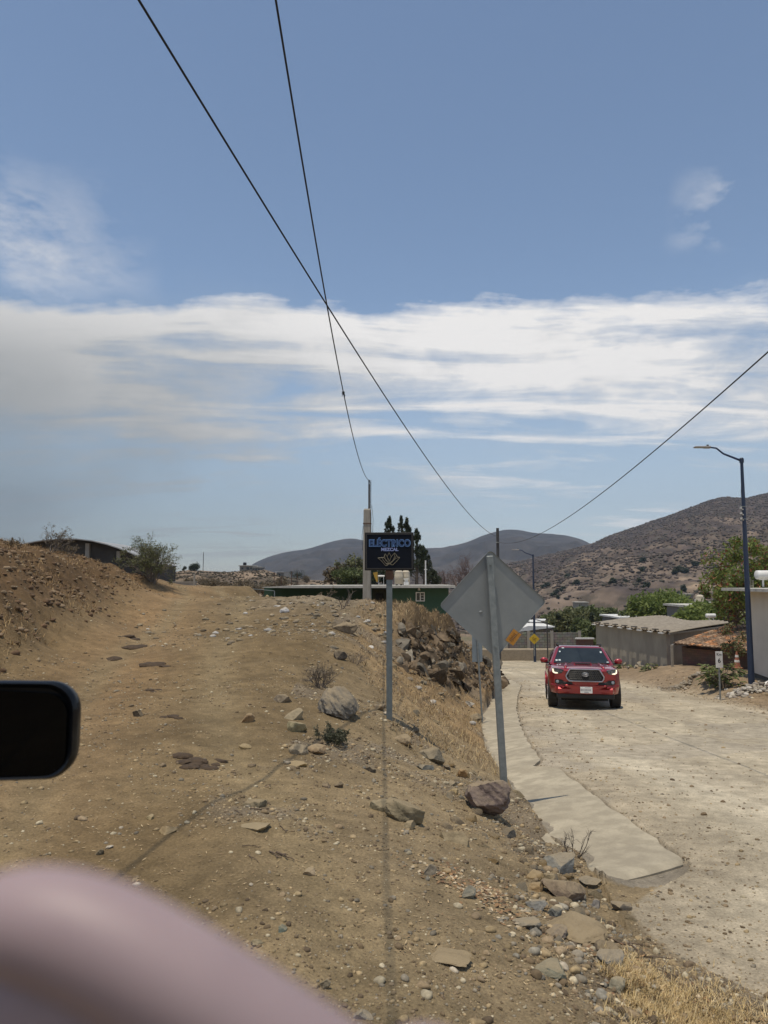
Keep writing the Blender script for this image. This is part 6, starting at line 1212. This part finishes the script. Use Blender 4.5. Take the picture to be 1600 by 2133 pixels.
for i in range(len(ST) - 1):
    for k in range(n): Fc.append((i * n + k, i * n + (k + 1) % n, (i + 1) * n + (k + 1) % n, (i + 1) * n + k))
Fc += [tuple(range(n)), tuple((len(ST) - 1) * n + k for k in range(n))[::-1]]
mb = MB(); mb.add(V, Fc); body = mb.build('body', red, tr, sharp=38, warp=warp)
# flared fender lips, bumper and hood forms in body colour
mb = MB()
for s in (-1, 1):
    for yc in (.90, 4.2):
        arc_ = [(s * .945, yc + .46 * math.cos(t), .40 + .45 * math.sin(t)) for t in np.linspace(.05, math.pi - .05, 15)]; mb.tube(arc_, .024, 6)
mb.build('fender_flare', red, tr, smooth=True, warp=warp)
mb = MB(); mb.box((0, .015, .475), (1.50, .16, .17), bev=.05); 
for s in (-1, 1): mb.box((s * .72, .03, .585), (.36, .12, .055), rot=(0, s * R(-9), 0), bev=.02)
mb.box((0, .02, .60), (1.06, .10, .06), bev=.02); mb.build('front_bumper', red, tr, sharp=35, warp=warp)
mb = MB(); mb.box((0, .10, .335), (1.50, .26, .14), bev=.03); mb.build('valance', trim, tr, sharp=35, warp=warp)
mb = MB(); mb.box((0, 2.6, .42), (1.5, 4.6, .30)); mb.box((0, 1.0, .30), (1.2, 1.2, .18)); mb.box((0, .9, .36), (1.45, .16, .14)); mb.build('underbody', under, tr)
mb = MB(); mb.box((0, .028, .665), (1.16, .09, .065), bev=.01); mb.build('lower_intake', trim, tr, warp=warp)
# bonnet: power bulges, scoop
mb = MB()
for s in (-1, 1): mb.tube([(s * .50, .12, 1.045), (s * .47, .5, 1.105), (s * .44, .95, 1.15), (s * .46, 1.3, 1.175)], [.03, .045, .045, .03], 8)
V2 = []
mb.build('hood', red, tr, smooth=True, warp=warp)
mb = MB(); mb.add([Vector(v) for v in [(-.25, .86, 1.135), (.25, .86, 1.135), (.22, .87, 1.185), (-.22, .87, 1.185), (-.30, 1.30, 1.165), (.30, 1.30, 1.165), (.25, 1.28, 1.205), (-.25, 1.28, 1.205)]], [(0, 1, 2, 3), (3, 2, 6, 7), (0, 3, 7, 4), (1, 5, 6, 2), (4, 7, 6, 5)]); sc_ = mb.build('hood_scoop', red, tr)
mb = MB(); mb.box((0, .862, 1.162), (.41, .014, .036), bev=.005); mb.build('scoop_mouth', trim, sc_)
# grille
def q2(cx, cy, y=0): return ((cx - 885) / (8.89 * 77.9), (1307 - cy) / (8.89 * 77.9))
hexo = [(540, 720), (612, 598), (640, 592), (1110, 592), (1140, 600), (1218, 728), (1212, 765), (1180, 808), (600, 806), (566, 775)]
po = [q2(*p) for p in hexo]; cxg = sum(p[0] for p in po) / len(po); czg = sum(p[1] for p in po) / len(po)
mb = MB(); mb.prism([(cxg + (x - cxg) * .96, czg + (z - czg) * .90) for x, z in po], -.028, .08); mb.build('grille', under, tr, warp=warp)
mb = MB(); mb.tube([(x, -.034, z) for x, z in po] + [(po[0][0], -.034, po[0][1])], .017, 8); mb.build('grille_surround', chrome, tr, sharp=40, warp=warp)
mb = MB(); r_m = np.random.default_rng(0)
for row in range(6):
    z = .762 + row * .046
    for c in range(-10, 11):
        x = cxg + c * .048 + (.024 if row % 2 else 0)
        lim = .44 - abs(z - .87) * .5
        if abs(x - cxg) < lim:
            for k in range(6): a0, a1 = k * math.pi / 3, (k + 1) * math.pi / 3; mb.tube([(x + .022 * math.cos(a0), -.034, z + .022 * math.sin(a0)), (x + .022 * math.cos(a1), -.034, z + .022 * math.sin(a1))], .0042, 4, cap=False)
mb.build('grille_mesh', mat('grille_plastic', (.075, .075, .075), (.055, .055, .055), 10, .35), tr, warp=warp)
mb = MB(); cx0, cz0 = q2(885, 685)
for (rx, rz, ox) in ((.085, .052, 0), (.032, .048, 0), (.06, .018, 0)): mb.tube([(cx0 + rx * math.cos(t), -.052, cz0 + rz * math.sin(t) + (.018 if rz == .018 else 0)) for t in np.linspace(0, 2 * math.pi, 25)], .0075, 6, cap=False)
mb.box((cx0, -.040, cz0), (.13, .012, .08), bev=.005); mb.build('emblem', mat('dark_chrome', (.40, .40, .41), (.33, .33, .34), 10, .3, metal=.8), tr, smooth=True, warp=warp)
# headlights
for s in (-1, 1):
    g_ = [(-.545, 1.005), (-.60, .915), (-.70, .90), (-.80, .915), (-.845, .97), (-.835, 1.045), (-.70, 1.035)]
    pl_ = [((x if s < 0 else -x), z) for x, z in g_]
    mb = MB(); mb.prism(pl_, -.012, .09); hl = mb.build('headlight', mat('headlight_glass', (.10, .10, .10), (.07, .07, .07), 10, .12, spec=.8), tr, warp=warp)
    x = s * .70; mb = MB(); mb.tube([(x, -.02, .972), (x, -.026, .972)], .033, 14); mb.tube([(x + s * -.085, -.02, .97), (x + s * -.085, -.026, .97)], .026, 12); mb.build('projector', mat('lens_glass', (.30, .32, .34), (.2, .2, .22), 5, .08, metal=.5), hl, warp=warp)
    mb = MB(); mb.tube([(s * .825, -.028, 1.03), (s * .818, -.028, .945), (s * .77, -.028, .922), (s * .70, -.028, .918)], [.016, .022, .022, .012], 6); mb.build('running_light', mat('lit_running_light', (.8, .75, .6), (.8, .75, .6), 5, .3, emit=((1, .88, .62), 1.1)), hl, warp=warp)
    mb = MB(); mb.tube([(s * .56, -.022, 1.012), (s * .82, -.022, 1.052)], .008, 5); mb.build('chrome_trim', chrome, hl, warp=warp)
    mb = MB(); mb.prism([(s * .54, .64), (s * .54, .70), (s * .60, .745), (s * .77, .755), (s * .785, .66), (s * .70, .63)], -.004, .09); fp_ = mb.build('fog_light_pocket', trim, tr, warp=warp)
    mb = MB(); mb.tube([(s * .715, -.012, .695), (s * .715, -.022, .695), (s * .715, -.028, .695)], [.042, .040, .02], 14); mb.build('fog_light', mat('fog_lens', (.34, .37, .40), (.28, .3, .33), 5, .1), fp_, warp=warp)
mb = MB(); mb.box((.012, -.085, .50), (.31, .012, .165), bev=.006); pt = mb.build('number_plate', white_p, tr)
mb = MB()
for k, w in enumerate((.03, .018, .026, .03, .02, .03, .024)): mb.box((-.09 + k * .034, -.0925, .505), (w, .002, .045))
mb.box((.012, -.0925, .447), (.11, .002, .022)); mb.box((-.12, -.0925, .505), (.03, .002, .06)); mb.box((.05, -.0925, .565), (.14, .002, .012)); mb.build('plate_print', mat('faded_print', (.28, .28, .29), (.4, .4, .4), 90, .7), pt)
# cabin
def cab(y0, y1, y2, y3, wb, wt, zb, zt, crown=.03):
    V = []; ys = [(y0, y1), (y1 + .0, y1 + .0)]
    return V
base_z, top_z = 1.13, 1.625
V = [Vector(v) for v in [(-.86, 1.30, base_z), (.86, 1.30, base_z), (.90, 1.65, base_z), (.90, 3.72, base_z), (-.90, 3.72, base_z), (-.90, 1.65, base_z),
     (-.655, 2.02, top_z - .02), (.655, 2.02, top_z - .02), (.70, 2.2, top_z - .03), (.68, 3.5, top_z - .03), (-.68, 3.5, top_z - .03), (-.70, 2.2, top_z - .03),
     (-.5, 2.10, top_z + .015), (.5, 2.10, top_z + .015), (.56, 2.3, top_z + .04), (.54, 3.4, top_z + .03), (-.54, 3.4, top_z + .03), (-.56, 2.3, top_z + .04)]]
Fc = [(0, 1, 7, 6), (1, 2, 8, 7), (2, 3, 9, 8), (3, 4, 10, 9), (4, 5, 11, 10), (5, 0, 6, 11), (6, 7, 13, 12), (7, 8, 14, 13), (8, 9, 15, 14), (9, 10, 16, 15), (10, 11, 17, 16), (11, 6, 12, 17), (12, 13, 14, 17), (17, 14, 15, 16)]
mb = MB(); mb.add(V, Fc); cabo = mb.build('cabin', red, tr); bv = cabo.modifiers.new('bevel', 'BEVEL'); bv.width = .03; bv.segments = 3; bv.limit_method = 'ANGLE'; bv.angle_limit = R(12); cabo.data.polygons.foreach_set('use_smooth', [True] * len(cabo.data.polygons)); cabo.data.set_sharp_from_angle(angle=R(60))
def quad(pts, th, name, m, par):
    pts = [Vector(p) for p in pts]; n_ = (pts[1] - pts[0]).cross(pts[2] - pts[0]).normalized(); mb = MB(); k = len(pts); V = pts + [p + n_ * th for p in pts]; mb.add(V, [tuple(range(k)), tuple(range(k, 2 * k))[::-1]] + [(i, (i + 1) % k, k + (i + 1) % k, k + i) for i in range(k)]); return mb.build(name, m, par)
A0, A1, A2, A3 = Vector((-.86, 1.30, base_z)), Vector((.86, 1.30, base_z)), Vector((.655, 2.02, top_z - .02)), Vector((-.655, 2.02, top_z - .02))
def bl(s, t): return (A0.lerp(A1, s)).lerp(A3.lerp(A2, s), t)
wind_m = mat('windscreen_glass', (.030, .038, .042), (.02, .026, .03), 2, .09, spec=.35)
nrm_ = Vector((0, -1, 1)).normalized() * 0
nf0 = (A1 - A0).cross(A3 - A0).normalized(); nf0 = nf0 if nf0.y < 0 else -nf0
ws_ = quad([p + nf0 * .012 for p in (bl(.045, .06), bl(.955, .06), bl(.945, .95), bl(.055, .95))], .005, 'windscreen', wind_m, tr)
if ws_.data.vertices[4].co.y > ws_.data.vertices[0].co.y: pass
nf = (A1 - A0).cross(A3 - A0).normalized(); nf = nf if nf.y < 0 else -nf
def onw(s, t, w, h, name, m, d=.024):
    c = bl(s, t) + nf * d; u = (A1 - A0).normalized(); v = (A3 - A0 + (A2 - A1)).normalized(); mb = MB(); V = [c - u * w - v * h, c + u * w - v * h, c + u * w + v * h, c - u * w + v * h]; V += [p - nf * .004 for p in V]; mb.add(V, [(0, 1, 2, 3), (7, 6, 5, 4), (0, 4, 5, 1), (1, 5, 6, 2), (2, 6, 7, 3), (3, 7, 4, 0)]); mb.build(name, m, ws_)
stk = mat('pale_sticker', (.62, .68, .66), (.5, .58, .58), 60, .6)
for s, t, w, h in ((.085, .19, .028, .035), (.135, .20, .03, .035), (.10, .70, .022, .03), (.145, .92, .035, .02), (.90, .70, .025, .038), (.93, .13, .03, .018)): onw(s, t, w, h, 'sticker', stk)
mb = MB(); c0 = bl(.10, .02) + nf * .03; mb.tube([c0, bl(.42, .05) + nf * .03], .008, 5); mb.tube([bl(.55, .02) + nf * .03, bl(.86, .05) + nf * .03], .008, 5); mb.build('wiper', trim, tr)
for s in (-1, 1):
    def sd_(y, t): return Vector((s * (.90 + (.70 - .90) * t + .0), y, base_z + (top_z - .03 - base_z) * t))
    o_ = Vector((s * .02, 0, .008))
    quad([sd_(1.72, .12) + o_, sd_(2.62, .12) + o_, sd_(2.62, .86) + o_, sd_(2.24, .86) + o_], .006 * s, 'side_window', wind_m, tr)
    quad([sd_(2.72, .12) + o_, sd_(3.55, .12) + o_, sd_(3.40, .86) + o_, sd_(2.72, .86) + o_], .006 * s, 'side_window', wind_m, tr)
    mb = MB(); mb.tube([(s * .60, 2.2, top_z + .03), (s * .62, 2.3, top_z + .075), (s * .61, 3.3, top_z + .075), (s * .59, 3.4, top_z + .03)], .022, 8); mb.build('roof_rail', trim, tr, smooth=True)
    V_, F_ = rock_np(5, 3, 0, nz=0, sq=(.115, .065, .082)); mb = MB(); mb.add([Vector((v[0] * (1 if abs(v[0]) < .09 else .97) + s * 1.03, v[1] + 1.62, v[2] * .95 + 1.235)) for v in V_], F_); mr = mb.build('side_mirror', red, tr, smooth=True)
    mb = MB(); mb.box((s * .93, 1.64, 1.17), (.16, .05, .05), bev=.015); mb.box((s * 1.03, 1.63, 1.165), (.17, .08, .03), bev=.01); mb.box((s * 1.03, 1.695, 1.235), (.18, .02, .12), bev=.01); mb.build('mirror_base', trim, mr)
    mb = MB(); mb.box((s * .93, 2.35, 1.0), (.02, .14, .025), bev=.006); mb.box((s * .93, 3.2, 1.0), (.02, .14, .025), bev=.006); mb.build('door_handle', red, tr)
    for yc in (.90, 4.2):
        w0, w1 = s * .70, s * .955; mb = MB(); pr = [(w0, .30), (w0, .355), (w0 + s * .03, .38), (w1 - s * .03, .38), (w1, .355), (w1, .24)]; V = []; Fc = []; n2 = 40
        for k in range(n2):
            t = 2 * math.pi * k / n2
            for j, (x, rr) in enumerate(pr): r2 = rr * (1 + (.012 if (k % 2 and j in (2, 3)) else 0)); V.append(Vector((x, yc + r2 * math.cos(t), .385 + r2 * math.sin(t))))
        for k in range(n2):
            for j in range(5): Fc.append((k * 6 + j, k * 6 + j + 1, ((k + 1) % n2) * 6 + j + 1, ((k + 1) % n2) * 6 + j))
        Fc += [tuple(k * 6 for k in range(n2)), tuple(k * 6 + 5 for k in range(n2))[::-1]]
        mb.add(V, Fc); wh = mb.build('wheel', tyre_m, tr, sharp=30)
        mb = MB(); xo = w1 + s * .004; mb.tube([(xo - s * .02, yc, .385), (xo, yc, .385)], [.235, .23], 24)
        for k in range(6): t = k * math.pi / 3; mb.box((xo + s * .006, yc + .12 * math.cos(t), .385 + .12 * math.sin(t)), (.012, .2, .05), rot=(t, 0, 0))
        mb.build('rim', rim_m, wh, sharp=40)
# ------------------------------------------------------------------ wing mirror of the viewer's car
mY = 1.0; mc = P(-30, 1521, mY); wm = empty('wing_mirror', mc, label='glossy black wing mirror close by, cut off by the left edge of the picture', cat='wing mirror')
gl = mat('gloss_black_housing', (.006, .007, .009), (.004, .005, .006), 10, .45, coat=.35, spec=.06); gl.node_tree.nodes['Principled BSDF'].inputs['Coat Roughness'].default_value = .03
kx = 1 / F
def rr(w, h, r, n=8, skew=0, tilt=0):
    out = []
    for cx_, cz_, a0 in ((1, 1, 0), (-1, 1, 90), (-1, -1, 180), (1, -1, 270)):
        for k in range(n + 1): t = R(a0 + 90 * k / n); x = cx_ * (w / 2 - r) + r * math.cos(t); z = cz_ * (h / 2 - r) + r * math.sin(t); out.append((x, z + tilt * x))
    return out
w_, h_ = 376 * kx, 200 * kx; V = []; Fc = []; rings = [(0.90, .86, -.002), (.975, .96, -.010), (1, 1, -.004), (.995, .99, .008), (.93, .92, .03), (.74, .72, .055), (.35, .35, .07)]
base_p = rr(w_, h_, .038)
for sx, sz, y in rings: V += [Vector((x * sx, y, z * sz + .03 * x * (1 if z < 0 else .35) * -1 * (-1 if z < 0 else 1))) for x, z in base_p]
n = len(base_p)
for i in range(len(rings) - 1): Fc += [(i * n + k, i * n + (k + 1) % n, (i + 1) * n + (k + 1) % n, (i + 1) * n + k) for k in range(n)]
Fc += [tuple(range(n)), tuple((len(rings) - 1) * n + k for k in range(n))[::-1]]
mb = MB(); mb.add(V, Fc); hs = mb.build('housing', gl, wm, smooth=True, sharp=50)
gp_ = rr(w_ * .90, h_ * .82, .028); mb = MB(); mb.prism([(x, z * (1.04 - .55 * x) - .02 * x - .002) for x, z in gp_], -.0075, -.004); mb.build('mirror_glass', mat('dark_mirror_glass', (.002, .0025, .003), (.002, .0025, .003), 5, .03, spec=.12), wm)
mb = MB(); mb.tube([(-.10, .04, -.03), (-.22, .05, -.07), (-.34, .05, -.10)], [.028, .03, .035], 10); mb.build('mount', trim, wm, smooth=True)
# ------------------------------------------------------------------ the hand at the lens
skin = mat('skin', (.355, .265, .265), (.30, .22, .225), 30, .55, detail=3); skin.node_tree.nodes['Principled BSDF'].inputs['Subsurface Weight'].default_value = .15; skin.node_tree.nodes['Principled BSDF'].inputs['Subsurface Radius'].default_value = (.008, .004, .003)
J = []; E_ = []; RD = []
def jn(v, r, par=None):
    J.append(Vector(v)); RD.append(r)
    if par is not None: E_.append((par, len(J) - 1))
    return len(J) - 1
wr = jn(P(980, 2950, .135), .024); pm1 = jn(P(860, 2700, .122), .023, wr); pc_ = jn(P(740, 2560, .114), .020, pm1)
fa = jn((.10, .10, -.24), .030, wr); fa2 = jn((.22, .04, -.36), .036, fa)
ik = jn(P(740, 2330, .106), .0105, pc_); a = jn(P(565, 2192, .103), .0088, ik); a = jn(P(375, 2060, .100), .0082, a); a = jn(P(190, 1945, .100), .0078, a); a = jn(P(40, 1912, .102), .0074, a); jn(P(-70, 1925, .106), .0058, a)
mk = jn(P(600, 2470, .110), .0105, pc_); a = jn(P(430, 2262, .109), .0088, mk); a = jn(P(250, 2140, .109), .0084, a); a = jn(P(70, 2070, .110), .0080, a); jn(P(-110, 2070, .114), .006, a)
rk = jn(P(480, 2640, .117), .0100, pc_); a = jn(P(290, 2440, .116), .0090, rk); a = jn(P(110, 2310, .116), .0086, a); jn(P(-60, 2270, .119), .0062, a)
lk = jn(P(430, 2820, .126), .0092, pm1); a = jn(P(260, 2710, .122), .0074, lk); a = jn(P(110, 2640, .122), .0068, a); jn(P(0, 2620, .125), .0055, a)
tk = jn(P(1010, 2560, .112), .0130, pm1); a = jn(P(1010, 2410, .104), .0105, tk); a = jn(P(900, 2300, .098), .0095, a); jn(P(800, 2260, .094), .0072, a)
me = bpy.data.meshes.new('hand'); me.from_pydata([v[:] for v in J], E_, []); ho = bpy.data.objects.new('person', me); col.objects.link(ho); me.materials.append(skin)
sk = ho.modifiers.new('skin', 'SKIN'); sk.use_smooth_shade = True; ss = ho.modifiers.new('sub', 'SUBSURF'); ss.levels = 2; ss.render_levels = 3
for i, r in enumerate(RD): me.skin_vertices[0].data[i].radius = (r, r); me.skin_vertices[0].data[i].use_root = (i == 0)
tag(ho, 'blurred pinkish fingers of the person holding the camera, close to the lens', 'person')
# ------------------------------------------------------------------ haze (stuff)
HAZE = 0.00016
if HAZE:
    mb = MB(); mb.box((0, 1300, 130), (5200, 3500, 420)); hz = mb.build('haze', None); m = bpy.data.materials.new('haze_air'); m.use_nodes = True; nt = m.node_tree; nt.nodes.clear(); ou = nt.nodes.new('ShaderNodeOutputMaterial'); pv = nt.nodes.new('ShaderNodeVolumePrincipled'); pv.inputs['Density'].default_value = HAZE; pv.inputs['Color'].default_value = (.62, .78, 1.0, 1); pv.inputs['Anisotropy'].default_value = .2; nt.links.new(pv.outputs[0], ou.inputs['Volume']); hz.data.materials.append(m); tag(hz, kind='stuff', label='thin pale haze over the valley')
# sky objects need nothing more; smooth every remaining leaf mesh normal
